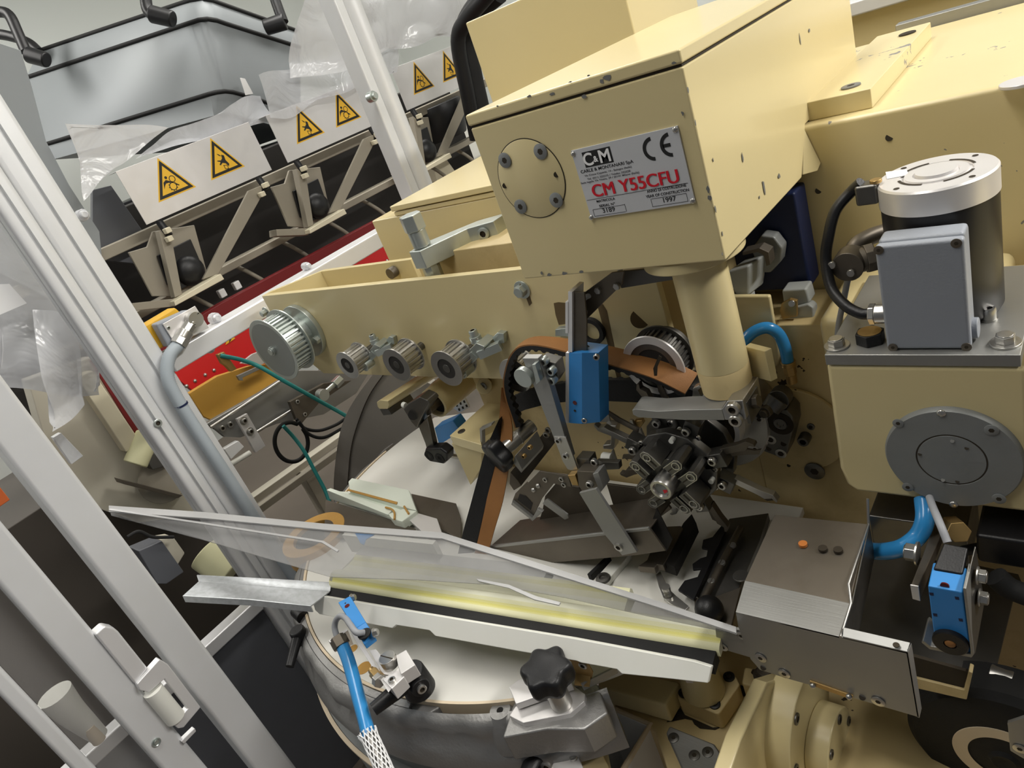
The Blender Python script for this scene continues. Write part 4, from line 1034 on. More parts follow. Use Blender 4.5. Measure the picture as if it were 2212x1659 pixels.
for u, v in ((2110, 1243), (2114, 1290)):
    t.add('bolt', G().bolt(W(u, v, y=ys + .03), X, .0070, .006, True, washer=.009), 'steel', .0005)
t.add('cable', G().tube([W(2047, 1172, y=ys + .055), W(2030, 1130, y=.63), W(2015, 1095, y=.66), W(2008, 1075, y=.68)], .0040, n=12), 'cable_grey', smooth=60)
t.done()
t = Thing('support_bar', 'steel support bar with a bright nut left of the right blue sensor', 'bar')
t.add('bar', G().hull([W(1968, 1262, y=.575), W(1984, 1266, y=.575), W(1988, 1297, y=.575), W(1970, 1290, y=.575)], [W(2020, 1130, y=.70), W(2044, 1134, y=.70), W(2044, 1150, y=.70), W(2020, 1146, y=.70)]), 'steel_grubby', .001)
t.add('end_face', G().prism([W(1966, 1264, y=.573), W(1984, 1267, y=.573), W(1988, 1299, y=.573), W(1971, 1294, y=.573)], Y * .0015), 'alu_sheet', .0004)
t.add('nut', G().bolt(W(1984, 1196, y=.63), -X, .0100, .010, True, washer=.013), 'steel', .0006)
t.done()
one('blue_hose', G().tube([W(1995, 1078, y=.70), W(1998, 1120, y=.68), W(1985, 1155, y=.67), W(1955, 1180, y=.66), W(1920, 1190, y=.66), W(1885, 1190, y=.67), W(1855, 1180, y=.70)], .0100, n=16), 'blue_hose', 'blue hose curving out from under the gearbox towards the chute', 'hose', smooth=60)
t = Thing('valve_cluster', 'dim group of steel blocks and an elbow nut under the gearbox', 'valve block')
t.add('block', G().box((-.235, .72, .93), (-.13, .80, .99)), 'steel_dark', .002)
t.add('block', G().box((-.115, .68, .98), (-.03, .76, 1.02)), 'black_plastic', .004)
t.add('nut', G().cyl(W(2055, 1135, y=.70), W(2072, 1150, y=.66), .012, n=6), 'brass', .001)
t.add('rod', G().cyl(W(2080, 1190, y=.70), W(2185, 1170, y=.70), .006, n=14), 'black_plastic')
t.add('hose', G().tube([W(2150, 1245, y=.66), W(2180, 1270, y=.66), W(2230, 1290, y=.66)], .012), 'black_rubber', smooth=60)
t.done()
# hand wheel / belt wheel
t = Thing('drive_wheel', 'large black wheel with a pale ring in the bottom right corner', 'wheel')
yw = .60
c = W(2170, 1640, y=yw)
t.add('tyre', G().lathe(c, Y, [(0, .03), (0, .078), (.004, .094), (.012, .102), (.05, .102), (.05, .03)], 72), 'black_rubber', smooth=30)
t.add('pale_ring', G().lathe(c - Y * .001, Y, [(0, .036), (0, .052), (.004, .052), (.004, .036)], 64), 'rim_tan', .0005)
t.add('hub', G().lathe(c - Y * .002, Y, [(0, 0), (-.004, .012), (0, .016), (.002, .033), (.006, .036), (.006, 0)], 56), 'black_rubber')
t.done()
t = Thing('corner_bracket', 'pale steel bracket overlapping the wheel at the right edge', 'bracket')
t.add('plate', polyy([(2176, 1562), (2212, 1550), (2290, 1560), (2290, 1660), (2212, 1640), (2182, 1622)], .57, .004), 'steel_brushed', .0008)
t.add('screw', G().screw(W(2203, 1617, y=.5695), -Y, .0066), 'steel')
t.done()
# ================================================================ cream machine base, lower right
t = Thing('machine_base', 'cream machine base with worn black patches below the chute', 'machine base')
zb = .70
t.add('table', polyz([(1325, 1520), (1325, 1465), (1400, 1400), (1700, 1380), (1900, 1500), (2300, 1560), (2400, 1800), (1700, 2100), (1460, 1720), (1414, 1578)], zb, -.12), 'cream_dirty', .004)
def patch(px, m='seam', z=zb): return polyz(px, z + .0004, .0006), m
g, m_ = patch([(1440, 1560), (1462, 1535), (1470, 1530), (1480, 1545), (1540, 1572), (1560, 1570), (1545, 1577), (1512, 1574), (1500, 1565), (1495, 1556), (1480, 1553), (1460, 1557)])
t.add('worn_patch', g, m_)
g, m_ = patch([(1600, 1480), (1610, 1484), (1652, 1497), (1650, 1505), (1625, 1503), (1598, 1505)])
t.add('worn_patch', g, m_)
t.done()
t = Thing('post_foot', 'cream post foot with three black screws below the trough end', 'flange foot')
zf = .735
out = [(1458, 1500), (1470, 1470), (1520, 1445), (1580, 1455), (1602, 1492), (1570, 1560), (1555, 1567), (1476, 1535)]
lo = [W(u, v, z=zf) for u, v in ((1462, 1492), (1484, 1462), (1560, 1448), (1590, 1462), (1598, 1478), (1555, 1540), (1548, 1542), (1464, 1508))]
t.add('flange', G().prism(lo, Z * -.034), 'cream_dirty', .004)
t.add('neck', G().cyl(W(1520, 1490, z=zf), W(1522, 1485, z=zf) + Z * .12, .032, .024, n=32), 'cream', .002)
for u, v in ((1478, 1498), (1575, 1463), (1544, 1522)): t.add('screw', G().bolt(W(u, v, z=zf), Z, .0085, .003), 'black_plastic')
t.done()
t = Thing('cream_block', 'long cream block left of the post foot, under the trough', 'casting')
b = [W(u, v, z=.745) for u, v in ((1296, 1462), (1345, 1445), (1468, 1472), (1438, 1524), (1290, 1482))]
t.add('block', G().prism(b, Z * -.04), 'cream', .004); t.done()
t = Thing('cream_block', 'small cream block with a hex bolt tucked under the chute edge', 'casting')
b = [W(u, v, z=.745) for u, v in ((1608, 1440), (1640, 1445), (1690, 1462), (1664, 1494), (1602, 1476))]
t.add('block', G().prism(b, Z * -.035), 'cream_dirty', .003)
t.add('bolt', G().bolt(W(1652, 1460, z=.745), Z, .0120, .008, True, washer=.016), 'steel_grubby', .0006); t.done()
t = Thing('grey_plate', 'grey chamfered steel plate with three screws at the bottom edge', 'plate')
zf = .69
t.add('plate', polyz([(1438, 1582), (1446, 1567), (1543, 1606), (1556, 1625), (1600, 1700), (1500, 1720)], .735, -.014), 'steel_brushed', .003)
for u, v in ((1455, 1594), (1529, 1625), (1500, 1632)): t.add('screw', G().screw(W(u, v, z=.7352), Z, .0078), 'steel_dark')
t.done()
# round cover heads facing right
t = Thing('side_casting', 'cream casting with two stepped round covers facing right', 'casting')
def xdisc(u, v, x, r, th, m, name, bev=.002):
    c = W(u, v, x=x); t.add(name, G().cyl(c - X * th, c, r, n=64), m, bev); return c
XC = W(1742, 1566, z=.79).x
t.add('casting', polyx([(1660, 1475), (1700, 1462), (1790, 1490), (1900, 1560), (1900, 1700), (1560, 1720), (1600, 1600)], XC - .04, -.02), 'cream', .003)
c = xdisc(1752, 1568, XC - .008, .078, .036, 'cream', 'large_cover')
for a in (60, 5, -60, 180, 120):
    q = c + V(0, math.cos(math.radians(a)), math.sin(math.radians(a))) * .066
    t.add('screw', G().bolt(q, X, .0078, .002), 'steel_dark')
c = xdisc(1815, 1612, XC + .022, .050, .030, 'cream', 'small_cover')
for a in (70, 0, -70, 140, 210):
    q = c + V(0, math.cos(math.radians(a)), math.sin(math.radians(a))) * .040
    t.add('screw', G().bolt(q, X, .0065, .002), 'steel_dark')
t.done()
# ================================================================ turret: white disc in a cast aluminium ring
TC = V(-.881, .822, 0); TR = .5116; ZD = .870
def circ(r, a0, a1, z, n=96):
    return [V(TC.x + r * math.cos(math.radians(a0 + (a1 - a0) * k / n)), TC.y + r * math.sin(math.radians(a0 + (a1 - a0) * k / n)), z) for k in range(n + 1)]
def ang(u, v, z=ZD):
    p = W(u, v, z=z); return math.degrees(math.atan2(p.y - TC.y, p.x - TC.x))
def arcsweep(g, prof, a0, a1, n=96):       # prof: closed (r, z) outline swept round the turret axis
    rows = []
    for k in range(n + 1):
        a = math.radians(a0 + (a1 - a0) * k / n)
        rows.append([g.b.verts.new(V(TC.x + r * math.cos(a), TC.y + r * math.sin(a), z)) for r, z in prof])
    m = len(prof)
    for A, B in zip(rows, rows[1:]):
        for i in range(m): g.face([A[i], B[i], B[(i + 1) % m], A[(i + 1) % m]])
    g.face(rows[0]); g.face(rows[-1][::-1])
    return g
t = Thing('turret', 'big white turntable disc in a cast aluminium ring under the trough', 'turntable')
P = [p for p in circ(TR - .001, -182, 24, ZD)]
P = [V(p.x, min(p.y, .852) if p.x > -1.03 else p.y, p.z) for p in P]
P = circ(TR - .001, -200, 3.0, ZD) + [V(-1.03, .850, ZD), V(-1.03, 1.10, ZD)]
t.add('disc', G().prism(P, Z * -.012), 'disc_white', .001)
aE = ang(1326, 1440)
t.add('rim', arcsweep(G(), [(TR, ZD - .02), (TR + .0045, ZD - .02), (TR + .0045, ZD + .002), (TR, ZD + .002)], -182, ang(1240, 1480)), 'rim_tan')
t.add('ring', arcsweep(G(), [(TR + .0055, ZD - .03), (TR + .016, ZD - .03), (TR + .016, ZD - .003), (TR + .0055, ZD + .001)], -182, ang(900, 1496)), 'cast_alu', .001)
def cast(a0, a1, n=150):
    g = G(); rows = []
    for k in range(n + 1):
        d = a0 + (a1 - a0) * k / n; a = math.radians(d)
        q = noise.noise(V(d * .10, 3, 0)); q2 = noise.noise(V(d * .21, 9, 4))
        w = .010 * q + .006 * q2
        prof = [(TR + .0165, .867), (TR + .024 + w, .864), (TR + .031 + w, .858), (TR + .030 + w * 1.6, .838), (TR + .036 - w * 1.4, .820), (TR + .043, .808), (TR + .047, .795), (TR + .048, .782), (TR + .020, .780)]
        rows.append([g.b.verts.new(V(TC.x + r * math.cos(a), TC.y + r * math.sin(a), z)) for r, z in prof])
    for A, B in zip(rows, rows[1:]):
        for i in range(len(A)): g.face([A[i], B[i], B[(i + 1) % len(A)], A[(i + 1) % len(A)]])
    g.face(rows[0]); g.face(rows[-1][::-1]); return g
cs = t.add('casting', cast(-186, ang(1305, 1470)), 'cast_alu', smooth=70)
t.add('lower_rim', arcsweep(G(), [(TR + .050, .718), (TR + .057, .718), (TR + .057, .724), (TR + .050, .724)], -190, ang(1150, 1650, .72)), 'rim_tan')
t.add('drum', arcsweep(G(), [(TR - .05, .30), (TR + .049, .30), (TR + .049, .722), (TR - .05, .722)], -190, ang(1150, 1650, .72)), 'grey_cast')
t.add('neck', arcsweep(G(), [(TR - .05, .72), (TR + .030, .72), (TR + .030, .785), (TR - .05, .785)], -190, ang(1250, 1560, .78)), 'grey_cast')
# holes in the disc
for u, v, r in ((786, 1443, .0125), (763, 1401, .008)):
    t.add('hole', G().cyl(W(u, v, z=ZD), W(u, v, z=ZD) + Z * .0006, r, n=24), 'ring_orange')
# ledge and cast swellings
lz = ZD - .004
t.add('cast_pocket', polyz([(868, 1496), (930, 1498), (1008, 1492), (1035, 1490), (1043, 1505), (1036, 1514), (985, 1506), (965, 1510), (945, 1530), (925, 1541), (900, 1540), (880, 1525)], lz - .002, -.03), 'cast_alu', .003)
t.add('boss', G().lathe(W(1083, 1540, z=ZD - .010), Z, [(-.05, .032), (-.004, .022), (.004, .016), (.006, .015), (.006, .005), (-.01, .004), (-.01, 0)], 32), 'cast_alu', smooth=60)
p = W(890, 1508, z=lz + .006); t.add('rivet', G().sph(p, .0085, 18, (1, 1, .7)), 'steel')
t.done()
# knob clamp bracket on the ring
t = Thing('clamp_bracket', 'machined aluminium clamp bracket on the turntable ring', 'bracket')
zk = ZD + .014
t.add('foot', polyz([(1085, 1593), (1100, 1546), (1114, 1500), (1240, 1462), (1262, 1470), (1292, 1478), (1313, 1540), (1290, 1556), (1262, 1575), (1180, 1575)], zk - .018, -.050), 'cast_alu', .003)
t.add('step', polyz([(1100, 1546), (1113, 1526), (1235, 1478), (1264, 1499), (1262, 1515), (1232, 1541), (1130, 1562)], zk - .010, -.02), 'alu_sheet', .001)
t.add('wall', polyz([(1099, 1483), (1120, 1467), (1190, 1447), (1232, 1466), (1236, 1478), (1114, 1521)], zk + .004, -.012), 'alu_sheet', .0015)
t.add('strip', G().bar(W(1258, 1484, z=zk), W(1332, 1446, z=zk), .003, .012), 'steel_brushed', .0004)
t.done()
def lobed(c, ax, R, h, lobes=6, amp=.11, n=96):
    ax, a, b = frame(ax); g = G(); rows = []
    for t_, s in ((0, .80), (.08, .93), (.3, 1.0), (.8, 1.0), (.95, .94), (1.0, .82)):
        rows.append([g.b.verts.new(c + ax * (h * t_) + (a * math.cos(2 * math.pi * i / n) + b * math.sin(2 * math.pi * i / n)) * (R * s * (1 + amp * math.cos(lobes * 2 * math.pi * i / n)))) for i in range(n)])
    for A, B in zip(rows, rows[1:]):
        for i in range(n): g.face([A[i], A[(i + 1) % n], B[(i + 1) % n], B[i]])
    g.face(rows[0][::-1]); g.face(rows[-1]); return g
t = Thing('star_knob', 'black star knob on a steel stem in front of the white trough', 'knob')
b = W(1214, 1520, z=zk - .010)
t.add('stem', G().cyl(b, b + Z * .050, .0150, n=32), 'steel', .001)
t.add('grip', lobed(b + Z * .044, Z, .0320, .032), 'black_plastic', smooth=50)
t.add('grip_neck', G().cyl(b + Z * .034, b + Z * .046, .0175, .020, n=32), 'black_plastic')
t.done()
t = Thing('hinge_plate', 'small bronze plate with a bright screw right of the star knob', 'bracket')
vp = W(1250, 1440, z=.93)
def WV(u, v, p, n):
    d = _r0 * ((u - CX) / FPX) + _r1 * ((v - CY) / FPX) + _r2; return CAM + d * ((p - CAM).dot(n) / d.dot(n))
TA, TB = V(-1.046, .369, .95), V(-.352, .470, .95)
TD = (TB - TA).normalized(); TN = Z.cross(TD)
pl = [WV(u, v, TA - TN * .006, TN) for u, v in ((1228, 1417), (1267, 1424), (1282, 1450), (1279, 1464), (1247, 1456))]
t.add('plate', G().prism(pl, -TN * .002), 'brass', .0004)
t.add('plate', G().prism([pl[3] + V(0, 0, .004), pl[4] + V(0, 0, .004), pl[4] + V(0, -.0, -.006) - TN * .014, pl[3] + V(0, 0, -.004) - TN * .012], Z * .002), 'brass', .0004)
t.add('screw', G().bolt(WV(1260, 1436, TA - TN * .008, TN), -TN, .0060, .003), 'steel')
t.done()
def lever(label, piv, end, r0, r1, top=None, mat_='black_plastic'):
    t = Thing('clamp_lever', label, 'lever')
    d = (end - piv)
    t.add('handle', G().tube([piv, piv + d * .12, piv + d * .5, end], lambda s: r0 + (r1 - r0) * s, n=18), mat_, smooth=60)
    t.add('hub', G().cyl(piv - Z * r0 * 1.7, piv + Z * r0 * .9, r0 * 1.45, r0 * 1.25, n=32), mat_, .003)
    return t
piv, end = W(893, 1463, z=ZD + .045), W(806, 1533, z=ZD + .045)
t = lever('black clamp lever lying across the aluminium ring near the small blue sensor', piv, end, .0165, .0095)
q = W(910, 1487, z=ZD + .045)
t.add('boss', G().cyl(piv, q, .0150, .0135, n=28), 'black_plastic', .001)
t.add('screw', G().bolt(q, q - piv, .0070, .004), 'steel'); t.done()
piv, end = W(645, 1368, z=ZD), W(626, 1440, z=ZD - .02)
t = lever('black clamp lever hanging left of the aluminium ring', piv, end, .0110, .0075)
t.add('stem', G().cyl(W(640, 1320, z=ZD + .0), W(655, 1334, z=ZD), .012, n=20), 'black_plastic', .001); t.done()
piv, end = W(1175, 1610, z=.79), W(1135, 1690, z=.79)
t = lever('black clamp lever below the clamp bracket at the bottom edge', piv, end, .0190, .014)
t.add('screw', G().bolt(W(1183, 1655, z=.80), V(.2, -1, .2), .0085, .004), 'steel'); t.done()
# cream block under the ring, and white bin
one('support_block', polyz([(1190, 1640), (1290, 1560), (1303, 1632), (1270, 1650), (1200, 1690)], .765, -.05), 'cream', 'cream block under the right end of the cast ring', 'block', bevel=.002)
t = Thing('link_bracket', 'small aluminium bracket with rounded corner at the bottom edge', 'bracket')
t.add('plate', polyz([(1190, 1655), (1200, 1640), (1245, 1620), (1252, 1640), (1262, 1665), (1240, 1700)], .79, -.012), 'alu_sheet', .0015)
t.add('pin', G().cyl(W(1239, 1637, z=.79), W(1239, 1637, z=.79) + Z * .004, .006, n=18), 'steel', .0006); t.done()
t = Thing('waste_bin', 'white open bin with a yellowed rim below the cream block', 'bin')
zr = .70
r_ = [W(u, v, z=zr) for u, v in ((1300, 1520), (1405, 1565), (1350, 1655), (1290, 1760), (1180, 1700))]
cen = sum(r_, V(0, 0, 0)) / 5
inn = [p.lerp(cen, .06) for p in r_]
g = G()
bot = [p.lerp(cen, .12) - Z * .25 for p in r_]
a = [g.b.verts.new(p) for p in r_]; b = [g.b.verts.new(p) for p in inn]; c = [g.b.verts.new(p) for p in bot]; d = [g.b.verts.new(p.lerp(cen, .06) + Z * .004) for p in bot]
for i in range(5):
    j = (i + 1) % 5
    g.face([a[i], a[j], b[j], b[i]]); g.face([a[i], c[i], c[j], a[j]]); g.face([b[i], b[j], d[j], d[i]])
g.face(c); g.face(d)
t.add('body', g, 'white_label', .001)
t.add('rim', G().tube([r_[0], r_[1], r_[2], r_[3]], .0045, n=10, res=1), 'rim_tan'); t.done()

# ================================================================ trough of white plastic and yellow foam
for k, q in enumerate((0, .35, .8, 1.0)):
    c0, c1 = V(.76, .755, .60), V(.64, .60, .19); c = c0.lerp(c1, q)
    mat('foam_%d' % k, tuple(c), .6, bump=.2, bscale=500, var=.05, vscale=14)
t = Thing('trough', 'long white trough with a black groove and yellow-stained foam ridges', 'trough')
zb = .95
n0 = TA - TN * .005
TW = (TN - Z * .75).normalized()
out = [(671, 1283), (980, 1336), (1240, 1379), (1498, 1428), (1537, 1440), (1529, 1476), (1460, 1468), (1343, 1456), (1333, 1446), (1255, 1432), (1245, 1428), (1120, 1407), (940, 1374), (928, 1362), (855, 1350), (847, 1357), (690, 1327), (680, 1318)]
t.add('front_wall', G().prism([WV(u, v, n0, TW) for u, v in out], TW * .008), 'pom', .0012)
L = (TB - TA).length
def sweep(prof, mats, s0, s1, name, cut=None, label=None):
    """profile (n, z, material of the band to the next point) swept along the trough"""
    g = G(); k = 24; rows = []
    names = []
    for i in range(k + 1):
        s = s0 + (s1 - s0) * i / k
        rows.append([g.b.verts.new(TA + TD * (s + (cut(j, n) if (cut and i == 0) else 0)) + TN * n + Z * (z - .95)) for j, (n, z, m) in enumerate(prof)])
    m = len(prof)
    for A, B in zip(rows, rows[1:]):
        for i in range(m):
            f = g.face([A[i], B[i], B[(i + 1) % m], A[(i + 1) % m]])
            if f: f.material_index = mats.index(prof[i][2])
    g.face(rows[0]); g.face(rows[-1][::-1])
    return t.add(name, g, mats, smooth=50, label=label)
sweep([(.004, .930, 'black_rubber'), (.004, .9475, 'black_rubber'), (.024, .9490, 'black_rubber'), (.024, .930, 'black_rubber')], ['black_rubber'], .02, L, 'groove_strip', label='black groove strip')
fm = ['foam_0', 'foam_1', 'foam_2', 'foam_3', 'foam']
sweep([(.0225, .940, 'foam'), (.0225, .9500, 'foam_1'), (.026, .9530, 'foam_1'), (.030, .9545, 'foam_2'), (.0325, .9545, 'foam_3'), (.0355, .9560, 'foam_2'), (.038, .958, 'foam_1'), (.042, .962, 'foam_0'), (.0475, .9640, 'foam_0'), (.052, .962, 'foam_0'), (.054, .956, 'foam_0'), (.054, .940, 'foam')], fm, .03, L + .004, 'foam_ridge', cut=lambda j, n: -.012 * math.sin(math.pi * (n - .02) / .034), label='near yellow-stained foam ridge')
sweep([(.0545, .940, 'foam'), (.0545, .9545, 'foam_0'), (.060, .957, 'foam_0'), (.068, .959, 'foam_1'), (.078, .961, 'foam_2'), (.084, .963, 'foam_1'), (.088, .965, 'foam_0'), (.092, .960, 'foam_0'), (.092, .940, 'foam')], fm, .03, L - .13, 'foam_ridge', cut=lambda j, n: .016 * math.sin(math.pi * (n - .0545) / .05) - .004, label='far foam ridge under the clear cover')
sweep([(.093, .930, 'steel_brushed'), (.093, .948, 'steel_brushed'), (.124, .950, 'steel_brushed'), (.124, .930, 'steel_brushed')], ['steel_brushed'], .02, L - .28, 'floor_strip', label='grey floor strip')
sweep([(.124, .930, 'pom'), (.124, .972, 'pom'), (.134, .972, 'pom'), (.134, .930, 'pom')], ['pom'], -.02, .20, 'back_wall')
p = WV(763, 1250, n0, TN)
for u, v in ((724, 1315),): t.add('hole', G().cyl(WV(u, v, n0 - TN * .0004, TN), WV(u, v, n0, TN), .0022, n=12), 'seam')
t.add('clip', G().prism([WV(u, v, n0 - TN * .001, TN) for u, v in ((1480, 1469), (1496, 1470), (1498, 1476), (1483, 1475))], TN * .002), 'steel', 0)
t.done()
# galvanised feed channel
t = Thing('feed_channel', 'speckled galvanised channel feeding the left end of the trough', 'channel')
def GZ(u, v, dz=0): return W(u, v, z=.955 + .10 * (700 - u) / 300 + dz)
bk = [GZ(429, 1256), GZ(560, 1266), GZ(712, 1278)]; bt = [GZ(425, 1243, .0), GZ(560, 1250), GZ(714, 1259)]
fl = [GZ(396, 1286), GZ(540, 1294), GZ(672, 1308)]
t.add('floor', G().loft(bk, fl, Z * -.002), 'galvanised')
t.add('back_lip', G().loft(bt, bk, Y * .0015), 'galvanised')
fb = [p + V(0, -.002, -.012) for p in fl]
t.add('front_lip', G().loft(fl, fb, Y * -.0015), 'galvanised')
t.done()
# clear cover
t = Thing('clear_cover', 'hazy clear plastic cover folded over the trough, narrowing to the left', 'cover')
def CZ(u): return 1.0 + .16 * max(0, 950 - u) / 715
U = [(235, 1092), (440, 1106), (700, 1131), (955, 1150), (1100, 1196), (1260, 1247), (1430, 1301), (1590, 1354)]
Lo = [(240, 1113), (440, 1166), (715, 1246), (900, 1252), (1060, 1262), (1220, 1290), (1400, 1330), (1588, 1368)]
up = [W(u, v, z=CZ(u)) for u, v in U]; lo = [W(u, v, z=CZ(u) - .022) for u, v in Lo]
t.add('sheet', G().loft(up, lo, Z * -.0015), 'clear_sheet')
ri = [W(u, v + 13, z=CZ(u)) for u, v in U]
t.add('edge', G().loft(up, ri, Z * -.003), 'clear_edge', label='cloudy thick upper edge')
mid = [W(u, v, z=CZ(u) + .001) for u, v in ((240, 1100), (440, 1130), (700, 1170), (733, 1190))]
t.add('fold', G().loft(mid, [m + V(.0, -.004, 0) for m in mid], Z * .002), 'clear_edge', label='scratched fold line')
fl = [W(u, v, z=CZ(u) - .020) for u, v in ((1030, 1252), (1100, 1265), (1160, 1290), (1212, 1303))]
t.add('fold', G().loft(fl, [W(u, v, z=CZ(u) - .020) for u, v in ((1035, 1257), (1100, 1272), (1155, 1297), (1208, 1309))], Z * .002), 'clear_edge', label='short bright strip on the cover')
t.add('tape', G().prism([W(u, v, z=1.003) for u, v in ((767, 1152), (812, 1154), (791, 1166), (787, 1178), (779, 1174))], Z * .001), 'blue', label='torn blue tape')
t.done()
# small white trough
t = Thing('small_trough', 'short pale green-white slotted trough left of the belt', 'trough')
zs = .90
def pz(pts, z, d): return polyz(pts, z, d)
t.add('near_rail', G().hull([W(705, 1058, z=zs), W(714, 1054, z=zs), W(848, 1100, z=zs), W(838, 1112, z=zs)], [W(712, 1078, z=zs - .02), W(722, 1076, z=zs - .02), W(868, 1126, z=zs - .02), W(845, 1120, z=zs - .02)]), 'pom_green', .001)
t.add('floor', pz([(714, 1060), (750, 1062), (866, 1098), (856, 1124), (838, 1116)], zs - .010, -.01), 'pom_green', .001)
t.add('far_rail', G().prism([W(752, 1040, z=zs), W(760, 1032, z=zs), W(883, 1058, z=zs), W(900, 1102, z=zs), W(872, 1096, z=zs), W(755, 1060, z=zs)], Z * -.02), 'pom_green', .002)
t.add('slot', pz([(749, 1060), (754, 1057), (859, 1085), (857, 1090)], zs + .001, .001), 'ring_orange')
t.add('end_block', G().prism([W(838, 1110, z=zs + .002), W(870, 1098, z=zs + .002), W(900, 1103, z=zs + .002), W(868, 1126, z=zs + .002), W(846, 1120, z=zs + .002)], Z * -.022), 'pom_green', .002)
t.add('seam_line', G().tube([W(833, 1096, z=zs + .004), W(846, 1100, z=zs + .004), W(852, 1108, z=zs + .004), W(852, 1122, z=zs + .004)], .0022, n=8), 'ring_orange')
t.add('seam_line', G().tube([W(873, 1094, z=zs + .004), W(883, 1110, z=zs + .004)], .0022, n=8), 'ring_orange')
t.done()
t = Thing('side_sheet', 'thin steel side sheets holding the small pale trough', 'sheet')
t.add('near_sheet', polyz([(703, 1079), (845, 1122), (898, 1142), (898, 1160), (700, 1160)], .884, -.002), 'steel_grubby', .0004)
t.add('far_sheet', polyz([(888, 1066), (985, 1087), (996, 1120), (996, 1165), (905, 1120)], .884, -.002), 'steel_grubby', .001)
t.add('spacer_block', polyz([(878, 1118), (902, 1108), (944, 1120), (956, 1155), (925, 1160)], .893, -.008), 'alu_sheet', .0008)
t.add('bolt', G().bolt(W(868, 1127, z=.884), Z, .007, .005, True, washer=.009), 'steel'); t.done()
# wood-coloured belt roller under the cover
t = Thing('belt_roller', 'orange-brown belt looped over a black roller left of the trough', 'belt roller')
c = W(688, 1172, z=.86)
t.add('belt', G().ring(c - Z * .02, Z, .046, .072, .045, 64), 'ring_orange', .002)
t.add('core', G().cyl(c - Z * .06, c + Z * .016, .046, n=48), 'black_rubber', .002)
t.add('toothed_drum', G().gear(c - Z * .075, Z, .070, .045, 40, .003), 'black_rubber', 0)
t.done()
# ================================================================ small blue sensor with bracket and hose
t = Thing('blue_sensor', 'small blue sensor with red dot over the left end of the trough', 'sensor')
zt = 1.005
f = [W(730, 1301, z=zt), W(756, 1287, z=zt), W(790, 1343, z=zt), W(767, 1358, z=zt)]
t.add('body', G().prism(f, Z * -.024), 'blue', .0012)
e = [W(767, 1358, z=zt), W(790, 1343, z=zt), W(809, 1374, z=zt - .012), W(786, 1392, z=zt - .012)]
t.add('body', G().hull(e, [p - Z * .018 for p in e[:2]] + [p - Z * .010 for p in e[2:]]), 'blue', .0012, label='sloping rear end of the sensor')
p = W(750, 1309, z=zt); t.add('indicator', G().cyl(p, p + Z * .0006, .0040, n=18), 'lens_red')
p = W(746, 1303, z=zt); t.add('hole', G().cyl(p, p + Z * .0004, .0013, n=10), 'seam')
for u, v in ((759, 1292), (807, 1367)): t.add('bolt', G().bolt(W(u, v, z=zt - .006), V(.7, .5, 0), .0052, .005, True, washer=.0065), 'steel', 0)
q = W(788, 1370, z=zt - .004); t.add('grommet', G().lathe(q, Z, [(0, .010), (.002, .010), (.002, 0)], 24), 'black_rubber')
t.add('cable', G().tube([q + Z * .003, W(770, 1366, z=zt + .006), W(757, 1350, z=zt + .004), W(746, 1335, z=zt - .004), W(735, 1331, z=zt - .01), W(726, 1340, z=zt - .02), W(723, 1356, z=zt - .03), W(728, 1376, z=zt - .04)], .0046, n=14), 'cable_grey', smooth=60)
t.done()
t = Thing('sensor_bracket', 'steel angle bracket with slotted screw carrying the small blue sensor', 'bracket')
zq = .945
t.add('end_plate', G().hull([W(709, 1384, z=zq + .02), W(748, 1358, z=zq + .02), W(752, 1361, z=zq + .02), W(713, 1388, z=zq + .02)], [W(720, 1405, z=zq - .02), W(760, 1390, z=zq - .02), W(764, 1392, z=zq - .02), W(724, 1409, z=zq - .02)]), 'alu_sheet', .0006)
t.add('long_bar', G().hull([W(757, 1366, z=zq + .012), W(765, 1364, z=zq + .012), W(846, 1487, z=zq), W(839, 1496, z=zq)], [W(757, 1366, z=zq - .008), W(765, 1364, z=zq - .008), W(846, 1487, z=zq - .018), W(839, 1496, z=zq - .018)]), 'alu_sheet', .0006)
t.add('flat_bar', polyz([(798, 1405), (812, 1402), (850, 1450), (843, 1458), (826, 1456)], zq, -.004), 'alu_sheet', .0006)
t.add('block', G().prism([W(u, v, z=zq + .004) for u, v in ((826, 1467), (864, 1440), (873, 1462), (846, 1488))], Z * -.022), 'alu_sheet', .001)
t.add('block', G().prism([W(u, v, z=zq + .010) for u, v in ((855, 1416), (877, 1403), (897, 1436), (866, 1456), (860, 1440))], Z * -.022), 'alu_sheet', .001)
p = W(845, 1436, z=zq)
s_ = t.add('slotted_screw', G().cyl(p, p + Z * .016, .0125, n=32), 'steel', .0008)
t.add('slot', G().ob(p + Z * .0162, V(1, .12, 0), Y, .024, .0014, .0006), 'seam', parent=s_)
t.add('hex_nut', G().cyl(W(820, 1466, z=zq), W(808, 1452, z=zq), .0085, n=6).cyl(W(808, 1452, z=zq), W(803, 1447, z=zq), .006, n=14), 'brass', .0006)
t.add('hex_nut', G().cyl(W(822, 1473, z=zq), W(815, 1466, z=zq), .0100, n=6), 'steel', .0006)
t.add('screw', G().bolt(W(848, 1471, z=zq + .004), Z, .0055, .004), 'steel')
t.done()
t = Thing('blue_hose', 'shiny blue conduit dropping from the sensor bracket into a frayed sleeve', 'hose')
zh = lambda v: .955 - .00030 * (v - 1385)
hp = [W(u, v, z=zh(v)) for u, v in ((739, 1393), (752, 1425), (765, 1470), (777, 1515), (788, 1555), (797, 1592))]
t.add('hose', G().tube(hp, .0100, n=20, res=8), 'blue_hose', smooth=60)
t.add('nut', G().cyl(W(728, 1376, z=.962), W(739, 1396, z=zh(1396)), .0135, n=6), 'steel_grubby', .0008)
